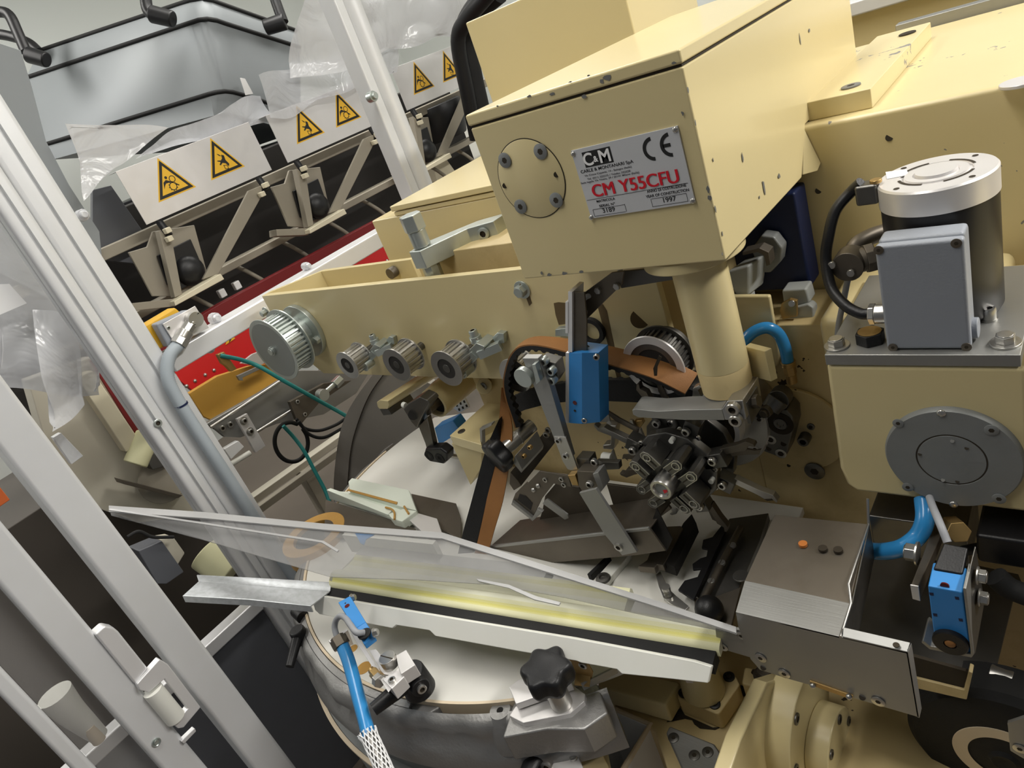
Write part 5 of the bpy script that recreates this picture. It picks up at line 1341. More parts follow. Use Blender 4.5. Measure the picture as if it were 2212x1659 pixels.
g = G(); k0 = W(793, 1580, z=zh(1580)); k1 = W(835, 1672, z=zh(1672))
random.seed(11)
ax_, a_, b_ = frame(k1 - k0); Lh = (k1 - k0).length
for i in range(26):
    ph = 2 * math.pi * i / 26; dr = 1 if i % 2 else -1
    pts = []
    for j in range(7):
        s = Lh * (.02 * random.random() if j == 0 else j / 6); th = ph + dr * 2.0 * j / 6
        r = .0112 + (.0035 * random.random() if j == 0 else .0004 * random.random())
        pts.append(k0 + ax_ * s + a_ * (r * math.cos(th)) + b_ * (r * math.sin(th)))
    g.tube(pts, .0009, n=5, res=2)
t.add('frayed_sleeve', g, 'white_label', smooth=60, label='frayed white braided sleeve')
t.add('inner_pipe', G().tube([k0, k0.lerp(k1, .5), k1], .0100, n=16), 'steel_dark', smooth=60)
t.done()
# ================================================================ loose toothed belt, brown outside and black inside
t = Thing('toothed_belt', 'loose belt, orange-brown outside and black toothed inside, hanging over the arm', 'belt')
yf, yb = .715, .752
def resample(P, n):
    d = [0]
    for a, b in zip(P, P[1:]): d.append(d[-1] + (b - a).length)
    out = []
    for k in range(n + 1):
        s = d[-1] * k / n; i = 0
        while i < len(P) - 2 and d[i + 1] < s: i += 1
        f = (s - d[i]) / max(1e-9, d[i + 1] - d[i]); out.append(P[i].lerp(P[i + 1], min(1, f)))
    return out
def cr(P, k=6):
    E = [P[0] * 2 - P[1]] + P + [P[-1] * 2 - P[-2]]; Q = []
    for i in range(1, len(E) - 2):
        a, b, c, d = E[i - 1:i + 3]
        for j in range(k):
            s = j / k; Q.append(.5 * ((2 * b) + (c - a) * s + (2 * a - 5 * b + 4 * c - d) * s * s + (3 * b - a - 3 * c + d) * s ** 3))
    return Q + [P[-1]]
def belt(t, A, B, side, n=120, pitch=2, t0=.0022, t1=.0065, t2=.0095):
    """A front edge, B back edge; side = which way the inner (toothed) face lies"""
    A, B = resample(cr(A), n), resample(cr(B), n)
    nrm = []
    for i in range(n + 1):
        tg = (A[min(i + 1, n)] - A[max(i - 1, 0)]); w = B[i] - A[i]; q = tg.cross(w).normalized() * side; nrm.append(q)
    t.add('outer_layer', G().loft(A, B, [q * t0 for q in nrm]), 'belt_brown', smooth=60, label='orange-brown outer face')
    A2 = [p + q * (t0 + .0001) for p, q in zip(A, nrm)]; B2 = [p + q * (t0 + .0001) for p, q in zip(B, nrm)]
    t.add('inner_layer', G().loft(A2, B2, [q * (t2 if (i // pitch) % 2 else t1) for i, q in enumerate(nrm)]), 'belt_black', smooth=30, label='black toothed inner face')
F = [(1480, 850), (1415, 818), (1350, 796), (1295, 781), (1226, 760), (1180, 748), (1145, 744), (1118, 750), (1100, 770), (1090, 800), (1086, 830), (1092, 865), (1102, 895), (1112, 925)]
Bk = [(1508, 806), (1440, 775), (1360, 757), (1300, 744), (1230, 732), (1190, 727), (1155, 727), (1128, 738), (1108, 760), (1098, 790), (1094, 822), (1100, 858), (1110, 888), (1120, 918)]
belt(t, [W(u, v, y=yf) for u, v in F], [W(u, v, y=yb) for u, v in Bk], 1)
F = [(1083, 838), (1080, 880), (1077, 925), (1070, 975), (1060, 1030), (1049, 1090), (1036, 1150), (1018, 1225)]
Bk = [(1090, 842), (1098, 882), (1106, 925), (1104, 975), (1097, 1020), (1085, 1085), (1066, 1150), (1048, 1215)]
yy_ = lambda v: -.13 * max(0, v - 900) / 325
A = [W(u, v, y=yf + .006 + yy_(v)) for u, v in F]; B = [W(u, v, y=yf + .012 + yy_(v)) for u, v in Bk]
t.add('outer_layer', G().loft(resample(cr(A), 60), resample(cr(B), 60), Y * .0022), 'belt_brown', smooth=60, label='hanging brown strand')
F = [(1078, 905), (1060, 945), (1045, 985), (1030, 1040), (1015, 1095), (1000, 1150), (985, 1215)]
Bk = [(1080, 930), (1078, 960), (1070, 1000), (1058, 1050), (1045, 1105), (1032, 1160), (1014, 1220)]
A = resample(cr([W(u, v, y=yf - .004 + yy_(v)) for u, v in F]), 60); B = resample(cr([W(u, v, y=yf + .006 + yy_(v)) for u, v in Bk]), 60)
t.add('inner_layer', G().loft(A, B, [Y * (.006 if (i // 2) % 2 else .009) for i in range(61)]), 'belt_black', smooth=30, label='hanging black strand')
p = [W(1317, 773, y=yf), W(1428, 767, y=yb)]
g = G().prism([W(u, v, y=yf - .001) for u, v in ((1423, 768), (1429, 772), (1420, 792), (1419, 812), (1413, 812), (1411, 796))], Y * .001)
t.add('crack', g, 'seam'); t.done()
one('toothed_belt', G().loft(resample([W(u, v, y=.782) for u, v in ((1085, 870), (1130, 846), (1180, 834), (1240, 824), (1300, 821), (1440, 822), (1500, 845))], 80), resample([W(u, v, y=.782) for u, v in ((1090, 905), (1135, 885), (1185, 872), (1245, 866), (1300, 866), (1440, 872), (1500, 868))], 80), [Y * (.010 if (i // 2) % 2 else .007) for i in range(81)]), 'belt_black', 'second black ribbed belt running level behind the centre blue sensor', 'belt', smooth=30)
# ================================================================ centre blue sensor with its bracket
t = Thing('blue_sensor', 'upright two-tone blue sensor hanging in the middle, red and black dots', 'sensor')
ys = .672
bd = V(.004, .032, .0)
fl_ = [W(1229, 762, y=ys + .005), W(1257, 762, y=ys), W(1257, 916, y=ys), W(1229, 914, y=ys + .005)]
fr_ = [W(1257, 762, y=ys), W(1293, 762, y=ys + .012), W(1293.5, 848, y=ys + .012), W(1296.5, 856, y=ys + .012), W(1296.5, 912, y=ys + .012), W(1257, 916, y=ys)]
g = G(); top = [fl_[0], fl_[1], fr_[1]]; bot = [fl_[3], fl_[2], fr_[4]]
A = [fl_[0], fl_[1], fr_[1], fr_[1] + bd * .7, fl_[0] + bd]; B = [fl_[3], fl_[2], fr_[4], fr_[4] + bd * .7, fl_[3] + bd]
t.add('body', g.hull(A, B), 'blue', .0006)
t.add('back_plate', G().hull([W(1221.5, 762, y=ys + .006), W(1229, 762, y=ys + .006), W(1229, 762, y=ys + .006) + bd, W(1221.5, 762, y=ys + .006) + bd], [W(1221.5, 914, y=ys + .006), W(1229, 914, y=ys + .006), W(1229, 914, y=ys + .006) + bd, W(1221.5, 914, y=ys + .006) + bd]), 'alu_sheet', .0004)
def onl(u, v): return W(u, v, y=ys + .0017)
t.add('indicator', G().cyl(onl(1242, 870), onl(1242, 870) - Y * .0008, .0034, n=20), 'lens_red')
t.add('hole', G().cyl(onl(1242, 887), onl(1242, 887) - Y * .0006, .0019, n=14), 'seam')
for u, v in ((1289, 770), (1263, 906)): t.add('screw', G().bolt(W(u, v, y=ys + .004), V(.3, -1, 0), .0044, .004), 'steel')
t.add('gland', G().cyl(W(1262, 761, y=ys + .016), W(1262, 751, y=ys + .016), .0085, n=24), 'black_plastic', .001)
cb = [W(1262, 758, y=ys + .016), W(1260, 735, y=ys + .016), W(1257, 700, y=ys + .014), W(1256, 665, y=ys + .014), W(1262, 645, y=ys + .02), W(1280, 636, y=ys + .035), W(1305, 628, y=.73), W(1322, 612, y=.75), W(1336, 596, y=.77), W(1342, 575, y=.785)]
t.add('cable', G().tube(cb, .0036, n=12).cyl(cb[0] + Z * .004, cb[1], .0056, .0048, n=18), 'cable_grey', smooth=60)
t.done()
t = Thing('sensor_arm', 'steel angle arm carrying the centre blue sensor from above', 'bracket')
ya_ = ys + .004
t.add('upright', G().prism([W(1227, 630, y=ya_), W(1236, 631, y=ya_), W(1236, 761, y=ya_), W(1227, 761, y=ya_)], Y * .03), 'alu_bright', .0004)
t.add('web', G().prism([W(1236, 631, y=ya_ + .004), W(1262, 632, y=ya_ + .004), W(1267, 690, y=ya_ + .004), W(1267, 758, y=ya_ + .004), W(1236, 759, y=ya_ + .004)], Y * .003), 'steel_grubby', .0005)
t.add('pad', G().prism([W(1221, 652, y=ya_ - .001), W(1227, 652, y=ya_ - .001), W(1227, 720, y=ya_ - .001), W(1221, 720, y=ya_ - .001)], Y * .02), 'alu_bright', .0004)
t.add('slope_bar', G().prism([W(1261, 633, y=.70), W(1320, 590, y=.70), W(1348, 586, y=.70), W(1342, 616, y=.70), W(1267, 690, y=.70)], Y * .004), 'steel_grubby', .0006)
for u, v in ((1293, 626), (1264, 672), (1334, 617)): t.add('bolt', G().bolt(W(u, v, y=.70), -Y, .0048, .004, True), 'steel')
t.done()
one('mounting_plate', polyy([(1330, 588), (1470, 575), (1470, 602), (1342, 623)], .735, .004), 'steel_dark', 'flat dark steel plate under the bottom edge of the head', 'plate', bevel=.0005)
t = Thing('pivot_block', 'small grey block and black ring behind the centre sensor arm', 'block')
t.add('block', G().prism([W(u, v, y=.788) for u, v in ((1199, 712), (1232, 708), (1232, 728), (1199, 726))], Y * .012), 'zinc', .001)
t.add('ring', G().ring(W(1275, 718, y=.790), Y, .016, .023, .008, 36), 'black_rubber', .0006); t.done()
# ================================================================ long two-piece link arm
t = Thing('link_arm', 'long grey link arm with a rounded boss leaning across the middle', 'link arm')
yl = .655
out = [(1128, 775), (1161, 775), (1163, 779), (1190, 838), (1222, 944), (1240, 992), (1216, 996), (1195, 944), (1152, 834), (1140, 815)]
pts = [W(u, v, y=yl) for u, v in ((1129, 774), (1162, 775), (1188, 833), (1247, 990), (1226, 1000), (1151, 832))]
t.add('bar', G().prism([W(u, v, y=yl) for u, v in ((1128, 774), (1162, 774), (1187, 832), (1234, 990), (1216, 998), (1152, 832))], Y * .012), 'steel_brushed', .0008)
c = W(1137, 810, y=yl)
t.add('boss', G().cyl(c - Y * .010, c, .0155, n=36), 'zinc', .001)
t.add('boss_flat', G().prism([W(u, v, y=yl - .010) for u, v in ((1149, 788), (1156, 787), (1167, 823), (1158, 831))], Y * .010), 'zinc', .0006)
t.add('dot', G().cyl(W(1159, 786, y=yl - .0006), W(1159, 786, y=yl), .0032, n=18), 'amber')
t.add('splice', G().prism([W(u, v, y=yl - .002) for u, v in ((1196, 943), (1222, 944), (1248, 1014), (1244, 1018), (1226, 1014), (1215, 996))], Y * .003), 'steel', .0006)
for u, v in ((1206, 952), (1222, 985)): t.add('screw', G().bolt(W(u, v, y=yl - .002), -Y, .0055, .0025), 'steel')
t.add('boss', G().prism([W(u, v, y=yl + .014) for u, v in ((1165, 776), (1200, 785), (1206, 815), (1196, 832), (1188, 832))], Y * .02), 'steel_dark', .001, label='dark clamp behind the arm top')
for u, v in ((1196, 797), (1198, 817), (1180, 776)): t.add('screw', G().bolt(W(u, v, y=yl + .014), -Y, .0065, .010), 'zinc')
t.done()
t = Thing('link_arm', 'short flat steel link bolted to the lower channel beam', 'link arm')
yl = .615
t.add('bar', G().prism([W(u, v, y=yl) for u, v in ((1251, 1065), (1287, 1056), (1376, 1193), (1344, 1200), (1306, 1155))], Y * .005), 'steel_brushed', .0006)
t.add('screw', G().bolt(W(1337, 1181, y=yl), -Y, .0072, .003), 'steel')
t.done()
# connector pieces between the two links
t = Thing('joint_cluster', 'dark joint of small steel blocks between the two link arms', 'joint')
def pc(name, px, y, d, m, bv=.0008): t.add(name, polyy(px, y, d), m, bv)
pc('block', [(1246, 1018), (1284, 1020), (1300, 1058), (1262, 1068), (1250, 1050)], .64, .02, 'steel_grubby')
pc('block', [(1280, 1024), (1292, 1020), (1304, 1055), (1296, 1065)], .635, .02, 'steel_brushed')
pc('block', [(1244, 990), (1272, 992), (1276, 1008), (1250, 1016)], .66, .02, 'steel_dark')
pc('block', [(1226, 1027), (1242, 1026), (1250, 1050), (1236, 1048)], .64, .012, 'brass')
pc('plate', [(1286, 998), (1336, 1000), (1338, 1014), (1290, 1016)], .68, .01, 'steel_dark')
for u, v, y, r in ((1276, 1044, .635, .006), (1296, 1004, .67, .008), (1286, 996, .66, .006)): t.add('screw', G().bolt(W(u, v, y=y), -Y, r, .006), 'steel')
t.done()
t = Thing('wire_plate', 'perforated steel plate with a curved window and a folded tongue', 'bracket')
yl = .66
t.add('plate', polyy([(1165, 1018), (1227, 1028), (1234, 1052), (1196, 1045), (1170, 1078), (1150, 1119), (1106, 1084), (1113, 1066), (1137, 1042), (1140, 1044)], yl, .003), 'steel_grubby', .0005)
t.add('window', polyy([(1122, 1068), (1135, 1072), (1150, 1088), (1146, 1102), (1118, 1080)], yl - .001, .001), 'dark_void')
t.add('frame', polyy([(1106, 1084), (1150, 1119), (1160, 1100), (1172, 1106), (1150, 1126), (1146, 1122), (1104, 1090)], yl - .006, .006), 'steel_brushed', .0005)
t.add('tongue', polyy([(1176, 1082), (1182, 1078), (1226, 1112), (1228, 1120), (1220, 1123), (1172, 1088)], yl - .004, .003), 'steel_brushed', .0005)
for u, v in ((1163, 1049), (1153, 1058)): t.add('rivet', G().sph(W(u, v, y=yl), .0045, 14), 'steel')
for u, v in ((1213, 1035), (1218, 1047), (1178, 1036)): t.add('screw', G().bolt(W(u, v, y=yl), -Y, .0045, .002), 'steel')
t.done()
# ================================================================ knob with clamp rail
t = Thing('star_knob', 'black lobed knob on a steel shaft beside the hanging belt', 'knob')
a, b = W(1085, 975, y=.690), W(1150, 918, y=.760)
ax_ = (a - b).normalized()
t.add('grip', lobed(a - ax_ * .004, ax_, .0290, .026, 5, .12), 'black_plastic', smooth=50)
t.add('shaft', G().cyl(a - ax_ * .004, b, .0125, n=28).cyl(b.lerp(a, .45), b.lerp(a, .5), .0135, n=28), 'steel', .0006)
t.done()
t = Thing('slide_rail', 'steel slide rail with screws running up behind the link arm', 'rail')
t.add('rail', G().hull([W(1102, 1020, y=.70), W(1118, 1038, y=.70), W(1126, 1050, y=.70), W(1110, 1060, y=.70), W(1100, 1045, y=.70)], [W(1182, 925, y=.78), W(1196, 935, y=.78), W(1204, 950, y=.78), W(1190, 960, y=.78), W(1180, 950, y=.78)]), 'steel_grubby', .001)
t.add('carriage', G().hull([W(1112, 985, y=.69), W(1128, 1014, y=.69), W(1126, 1022, y=.69), W(1108, 1000, y=.69)], [W(1160, 930, y=.75), W(1175, 962, y=.75), W(1173, 970, y=.75), W(1156, 946, y=.75)]), 'steel_brushed', .001)
for u, v in ((1147, 964), (1134, 983)): t.add('screw', G().bolt(W(u, v, y=.705), -Y, .0042, .006), 'brass')
for u, v in ((1181, 938), (1185, 928)): t.add('screw', G().bolt(W(u, v, y=.765), -Y, .006, .004), 'steel')
t.done()
# ================================================================ channel beams above the disc
t = Thing('channel_beam', 'long dark steel channel beam running level above the white disc', 'beam')
yb_ = .625
t.add('front_face', polyy([(1058, 1181), (1304, 1153), (1403, 1141), (1438, 1190), (1378, 1199), (1306, 1206), (1163, 1218), (1120, 1200)], yb_, .003), 'steel_grubby', .0006)
a0, a1 = W(1058, 1181, y=yb_), W(1403, 1141, y=yb_)
t.add('top_face', G().prism([a0, a1, a1 + V(.01, .075, .004), a0 + V(.02, .075, .004)], Z * -.003), 'steel_grubby', .0006)
t.add('top_lip', G().bar(a0, a1, .004, .005), 'steel_brushed', .0008)
t.add('inner_opening', polyy([(1404, 1140), (1418, 1098), (1452, 1165), (1440, 1192)], yb_ + .02, .002), 'dark_void')
t.done()
t = Thing('gusset_plate', 'dull brown steel gusset plate behind the short link', 'plate')
t.add('plate', polyy([(1177, 1072), (1200, 1045), (1250, 1052), (1262, 1075), (1305, 1140), (1160, 1140), (1172, 1100)], .69, .004), 'steel_grubby', .0008)
t.add('plate', polyy([(1310, 1046), (1420, 1060), (1450, 1100), (1400, 1136), (1330, 1110)], .70, .004), 'steel_grubby', .0008)
t.done()
t = Thing('guide_block', 'white guide block with a dark screw on the disc right of the beam', 'block')
zz = ZD + .012
t.add('block', polyz([(1290, 1245), (1330, 1200), (1362, 1195), (1306, 1262), (1284, 1262)], zz, -.012), 'pom', .001)
t.add('strip', polyz([(1268, 1240), (1276, 1243), (1318, 1200), (1310, 1200)], zz, -.012), 'black_rubber', .0008)
t.add('screw', G().lathe(W(1303, 1250, z=zz), Z, [(0, 0), (0, .0125), (.003, .011), (.004, .006), (.001, .005), (.001, 0)], 28), 'steel_dark'); t.done()
# ================================================================ castings left of the belt
t = Thing('pivot_casting', 'chipped cream wedge casting with one dark screw left of the belt', 'casting')
zt = W(985, 945, y=.74).z
top = [(971, 941), (1040, 961), (1036, 926), (1078, 905), (1088, 850), (1052, 868)]
Pt = [W(u, v, z=zt) for u, v in top]
t.add('block', G().prism(Pt, Z * -.022), 'cream', .0012)
fr = [Pt[0] - Z * .020, Pt[1] - Z * .020, Pt[1] + V(-.004, .006, -.115), Pt[0] + V(.055, .01, -.118)]
fr = [W(u, v, y=(Pt[0].y + .002)) for u, v in ((975, 958), (1040, 964), (1040, 1010), (1016, 1048))]
t.add('web', G().prism(fr, Y * .05), 'cream', .0012)
t.add('screw', G().screw(W(997, 932, z=zt), Z, .0080), 'steel_dark')
chip_g = G(); chip(chip_g, W(1008, 952, y=Pt[0].y - .0006), -Y, X, Z, .012, .006); t.add('paint_chip', chip_g, 'bare')
t.add('angle', G().prism([W(u, v, y=.735) for u, v in ((1036, 926), (1062, 915), (1062, 919), (1041, 930), (1042, 962), (1038, 962))], Y * .01), 'steel_brushed', .0004)
t.done()
t = Thing('stop_bar', 'cream square bar with dark underside pointing forward below the arm', 'bar')
e = [W(u, v, y=.75) for u, v in ((813, 869), (820, 864), (838, 866), (840, 876), (836, 884), (820, 884), (815, 879))]
t.add('bar', G().hull(e, [p + V(.0, .20, .0) + V(.05, 0, 0) for p in e]), 'cream', .002)
e2 = [W(u, v, y=.752) for u, v in ((820, 884), (838, 884), (846, 896), (828, 898))]
t.add('underside', G().hull(e2, [p + V(.012, .06, 0) for p in e2]), 'steel_dark', .001); t.done()
t = Thing('boss_tube', 'thick cream tube boss pointing forward under the pulleys', 'boss')
c = W(936, 873, y=.79)
t.add('tube', G().lathe(c, V(0, 1, 0), [(.002, .0275), (0, .030), (.002, .0335), (.145, .036), (.145, .0275), (.002, .0275)], 56), 'cream', smooth=40)
t.add('bore', G().ring(c + Y * .012, Y, .012, .0272, .002, 40), 'dark_void'); t.done()
t = Thing('crank_arm', 'grey steel crank with a clamped bore hanging to a black joint', 'crank')
c2 = W(895, 893, y=.745)
t.add('shaft', G().cyl(W(915, 880, y=.765), V(W(915, 880, y=.765).x + .0, .86, W(915, 880, y=.765).z), .0200, n=32), 'steel_grubby', .001)
t.add('clamp', polyy([(871, 884), (882, 872), (906, 858), (922, 865), (928, 872), (916, 892), (900, 925), (888, 912)], .745, .030), 'steel_dark', .002)
t.add('bore', G().cyl(W(893, 896, y=.7445), W(893, 896, y=.7435), .0110, n=28), 'dark_void')
t.add('arm', polyy([(903, 920), (922, 902), (936, 960), (938, 970), (922, 972), (918, 958)], .752, .014), 'steel_dark', .002)
t.add('bolt', G().bolt(W(876, 876, y=.75), V(-1, 0, .3), .006, .008), 'pom')
j = t.add('joint', polyy([(914, 984), (918, 970), (950, 968), (966, 980), (966, 996), (958, 1003), (928, 998)], .742, .024), 'black_plastic', .004)
for u, v in ((927, 985), (950, 990)): t.add('joint_pin', G().lathe(W(u, v, y=.742), -Y, [(0, .012), (.001, .012), (.001, .006), (0, .005), (0, 0)], 28), 'black_rubber', parent=j)
t.add('rod', G().cyl(W(962, 980, y=.76), W(1000, 988, y=.80), .0065, n=18), 'steel', .0005)
t.done()
one('blue_block', polyy([(938, 925), (978, 908), (990, 925), (980, 942), (948, 962)], .86, .03), 'blue', 'small deep blue block seen behind the crank arm', 'sensor', bevel=.002)
t = Thing('key_plate', 'small white plate with six dark slots behind the cream tube', 'plate')
t.add('plate', polyy([(972, 877), (1000, 853), (1014, 880), (992, 892)], .90, .004), 'white_label', .001)
for i in range(3):
    for j_ in range(2):
        u, v = 984 + i * 8 + j_ * 5, 874 - i * 4 + j_ * 9
        t.add('slot', polyy([(u, v), (u + 3, v - 1), (u + 5, v + 4), (u + 2, v + 5)], .8985, .001), 'seam')
t.done()
t = Thing('side_lug', 'cream lug with a socket screw under the arm by the fourth pulley', 'lug')
t.add('lug', G().cyl(W(1046, 834, y=.835), W(1046, 834, y=.86), .016, n=32), 'cream', .002)
t.add('screw', G().screw(W(1045, 834, y=.834), -Y, .0082), 'steel_dark'); t.done()
# ================================================================ curved stainless drum guard
t = Thing('drum_guard', 'tall curved stainless guard rising behind the small pale trough', 'guard')
yd = .96
out = [(872, 800), (930, 830), (925, 870), (908, 905), (897, 950), (884, 1000), (876, 1070), (872, 1110), (722, 1110), (721, 1040), (728, 970), (740, 915), (765, 865), (800, 815), (812, 800)]
t.add('sheet', G().prism([W(u, v, y=yd) for u, v in out], Y * .02), 'satin_sheet', .001)
A = resample(cr([W(u, v, y=yd - .004) for u, v in ((835, 800), (800, 850), (778, 900), (760, 960), (752, 1030), (750, 1110))]), 40)
Bq = resample(cr([W(u, v, y=yd - .004) for u, v in ((812, 800), (765, 865), (740, 915), (728, 970), (721, 1040), (722, 1110))]), 40)
t.add('edge_band', G().loft(A, Bq, Y * .004), 'satin_sheet', smooth=60, label='duller outer band')
t.add('seam_line', G().tube(A, .0010, n=6, res=1), 'seam')
t.add('inner_edge', G().loft(resample(cr([W(u, v, y=yd - .004) for u, v in ((925, 870), (908, 905), (897, 950), (884, 1000), (876, 1070))]), 30), resample(cr([W(u, v, y=yd + .03) for u, v in ((912, 872), (898, 910), (886, 955), (875, 1000), (862, 1070))]), 30), Y * .003), 'steel_dark', smooth=60)
t.done()
# ================================================================ wrapping machine behind, running away along the hall
PX = -2.20
yA, yB = W(316, 486, x=PX).y, W(583, 360, x=PX).y
zT, zB_ = W(300, 352, x=PX).z, W(316, 486, x=PX).z
DYS = [0, W(609, 326, x=PX).y - yA, W(865, 204, x=PX).y - yA]
def sign(kind, cy, parent, t, s=None):
    """triangular warning sign: cy = y of the base centre, on the plate"""
    s = s or sg_w
    def L(a, b, e=0): return V(PX + .003 + e, cy + a * s, sg_z + b * s)
    g = G()
    def tri(g, k, e, m):
        g.mi = m; h = .866; c = h / 3
        pts = [(-.5, 0), (.5, 0), (0, h)]
        g.prism([L(a * k, c + (b - c) * k, e) for a, b in pts], X * .0004)
    tri(g, 1.12, 0, 0); tri(g, 1.0, .0005, 1); tri(g, .76, .0010, 0)
    g.mi = 1
    def P(pts): g.prism([L(a, b, .0015) for a, b in pts], X * .0004)
    def R(a, b, r, w):
        o = L(a, b, .0015); g.ring(o, X, (r - w) * s, r * s, .0004, 20)
    if kind == 'gear':
        R(.07, .36, .085, .018); R(.0, .19, .10, .018)
        for k in range(10):
            th = 2 * math.pi * k / 10; P([(.0 + .095 * math.cos(th + q), .19 + .095 * math.sin(th + q)) if f else (.0 + .12 * math.cos(th + q), .19 + .12 * math.sin(th + q)) for q, f in ((-.12, 1), (.12, 1), (.10, 0), (-.10, 0))])
        g.cyl(L(-.07, .44, .0015), L(-.07, .44, .0019), .036 * s, n=16)
        P([(-.10, .39), (-.19, .35), (-.25, .20), (-.19, .27), (-.14, .31), (-.02, .30), (.08, .25), (-.03, .34)])
        P([(.10, .24), (.17, .17), (.15, .15), (.08, .22)])
    else:
        P([(.05, .46), (.12, .42), (.10, .30), (.15, .18), (.11, .12), (.06, .22), (-.02, .26), (-.10, .22), (-.13, .24), (-.06, .30), (-.14, .34), (-.13, .36), (-.03, .33), (.03, .37)])
        P([(-.02, .50), (.03, .44), (.01, .43), (-.02, .46), (-.06, .52)])
        P([(-.03, .20), (.08, .17), (.08, .155), (-.03, .185)]); P([(-.03, .20), (-.015, .20), (-.015, .09), (-.03, .09)]); P([(-.03, .09), (.08, .06), (.08, .075), (-.03, .105)]); P([(.065, .17), (.08, .17), (.08, .06), (.065, .06)])
    t.add('warning_sign', g, ['sign_yellow', 'ink'], parent=parent, label='yellow triangle warning sign with %s pictogram' % ('gear and worker' if kind == 'gear' else 'hand'))
b0, b1 = W(344, 437, x=PX), W(419, 402, x=PX)
sg_w = (b1 - b0).length / 1.06; sg_z = b0.z + .004
c1 = (b0.y + b1.y) / 2 - yA; c2 = W(490, 370, x=PX).y - yA
def unit(dy, kinds, lab1, lab2, full=True):
    t = Thing('guard_plate', lab1, 'guard plate')
    pl = t.add('plate', G().box((PX, yA + dy, zB_), (PX + .003, yB + dy, zT)), 'alu_sheet', .0006)
    t.add('top_fold', G().box((PX - .05, yA + dy, zT - .002), (PX + .002, yB + dy, zT)), 'alu_bright', .0006)
    for kd, c in zip(kinds, (c1, c2)): sign(kd, yA + dy + c, pl, t)
    for u, v in ((350, 490), (562, 393)):
        p = W(u, v, x=PX - .02) + V(0, dy, 0); q = W(u + 12, v + 12, x=PX + .0) + V(0, dy, 0)
        t.add('pin', G().cyl(p + Z * .02, q - Z * .01, .011, n=16), 'black_plastic')
    t.done()
    D = V(0, dy, 0)
    t = Thing('strut_frame', lab2, 'bracket frame', 'strut frames under the guard plates')
    def pp(name, px, x, d, m, bv=.002): t.add(name, G().prism([W(u, v, x=x) + D for u, v in px], X * d), m, bv)
    pp('post', [(343, 498), (371, 512), (394, 636), (378, 643)], PX - .004, -.03, 'beige_bracket')
    pp('diagonal', [(537, 412), (566, 400), (566, 423), (472, 592), (438, 604)], PX - .004, -.012, 'beige_bracket')
    pp('foot_bar', [(376, 651), (477, 591), (485, 603), (379, 661)], PX + .03, -.05, 'cream_pale')
    pp('side_bar', [(284, 655), (378, 645), (379, 662), (286, 672)], PX + .0, -.05, 'beige_bracket')
    pp('back_plate', [(278, 545), (318, 533), (330, 500), (420, 486), (448, 590), (395, 640), (330, 640)], PX - .06, -.01, 'beige_bracket')
    for u, v in ((361, 498), (365, 516), (573, 400), (565, 420)):
        p = W(u, v, x=PX + .01) + D; t.add('bolt', G().box((p.x - .01, p.y - .009, p.z - .008), (p.x + .012, p.y + .009, p.z + .008)), 'cream_pale', .002)
    bp = t.add('black_plate', G().prism([W(u, v, x=PX - .045) + D for u, v in ((340, 552), (412, 516), (442, 585), (428, 608), (392, 625), (362, 615))], X * -.01), 'black_plastic', .002)
    p = W(410, 585, x=PX - .045) + D
    t.add('dome', G().sph(p, .048, 24, (.7, 1, 1)), 'black_plastic', parent=bp)
    t.done()
unit(DYS[0], ('gear', 'hand'), 'brushed metal guard plate with two warning signs, nearest and leftmost', 'beige strut frame with black motor plate below the leftmost guard plate')
unit(DYS[1], ('hand', 'gear'), 'brushed metal guard plate with two warning signs, middle one left of the far post', 'beige strut frame with black motor plate below the middle guard plate')
unit(DYS[2], ('gear', 'hand'), 'brushed metal guard plate with two warning signs, right of the far post', 'beige strut frame with black motor plate below the farthest guard plate')
# dark body behind
t = Thing('conveyor_body', 'dark body of the background conveyor behind the strut frames', 'conveyor')
DX = -2.52
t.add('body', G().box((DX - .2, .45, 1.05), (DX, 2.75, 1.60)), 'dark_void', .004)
t.add('top_rail', G().box((PX - .14, .45, zB_ - .05), (PX - .10, 3.4, zB_ - .015)), 'beige_bracket', .003)
t.add('lower_rail', G().box((PX - .14, .55, W(300, 672, x=PX - .1).z - .02), (PX - .08, 3.4, W(300, 672, x=PX - .1).z + .005)), 'beige_bracket', .003)
t.add('side_panel', G().prism([W(u, v, x=PX - .16) for u, v in ((200, 410), (240, 400), (330, 530), (300, 570), (200, 560))], X * -.02), 'dark_panel', .002)
for k in range(9):
    y = .80 + k * .21
    pts = [V(-2.36, y, 1.29), V(-2.33, y + .02, 1.25), V(-2.32, y + .05, 1.20), V(-2.33, y + .07, 1.15)]
    t.add('hook', G().tube(pts, .008, n=8), 'beige_bracket', smooth=60)
for u, v in ((476, 634), (508, 617)):
    p = W(u, v, x=-2.30); t.add('stud', G().box((p.x, p.y - .012, p.z - .014), (p.x + .02, p.y + .012, p.z + .014)), 'white_label', .003)
t.done()
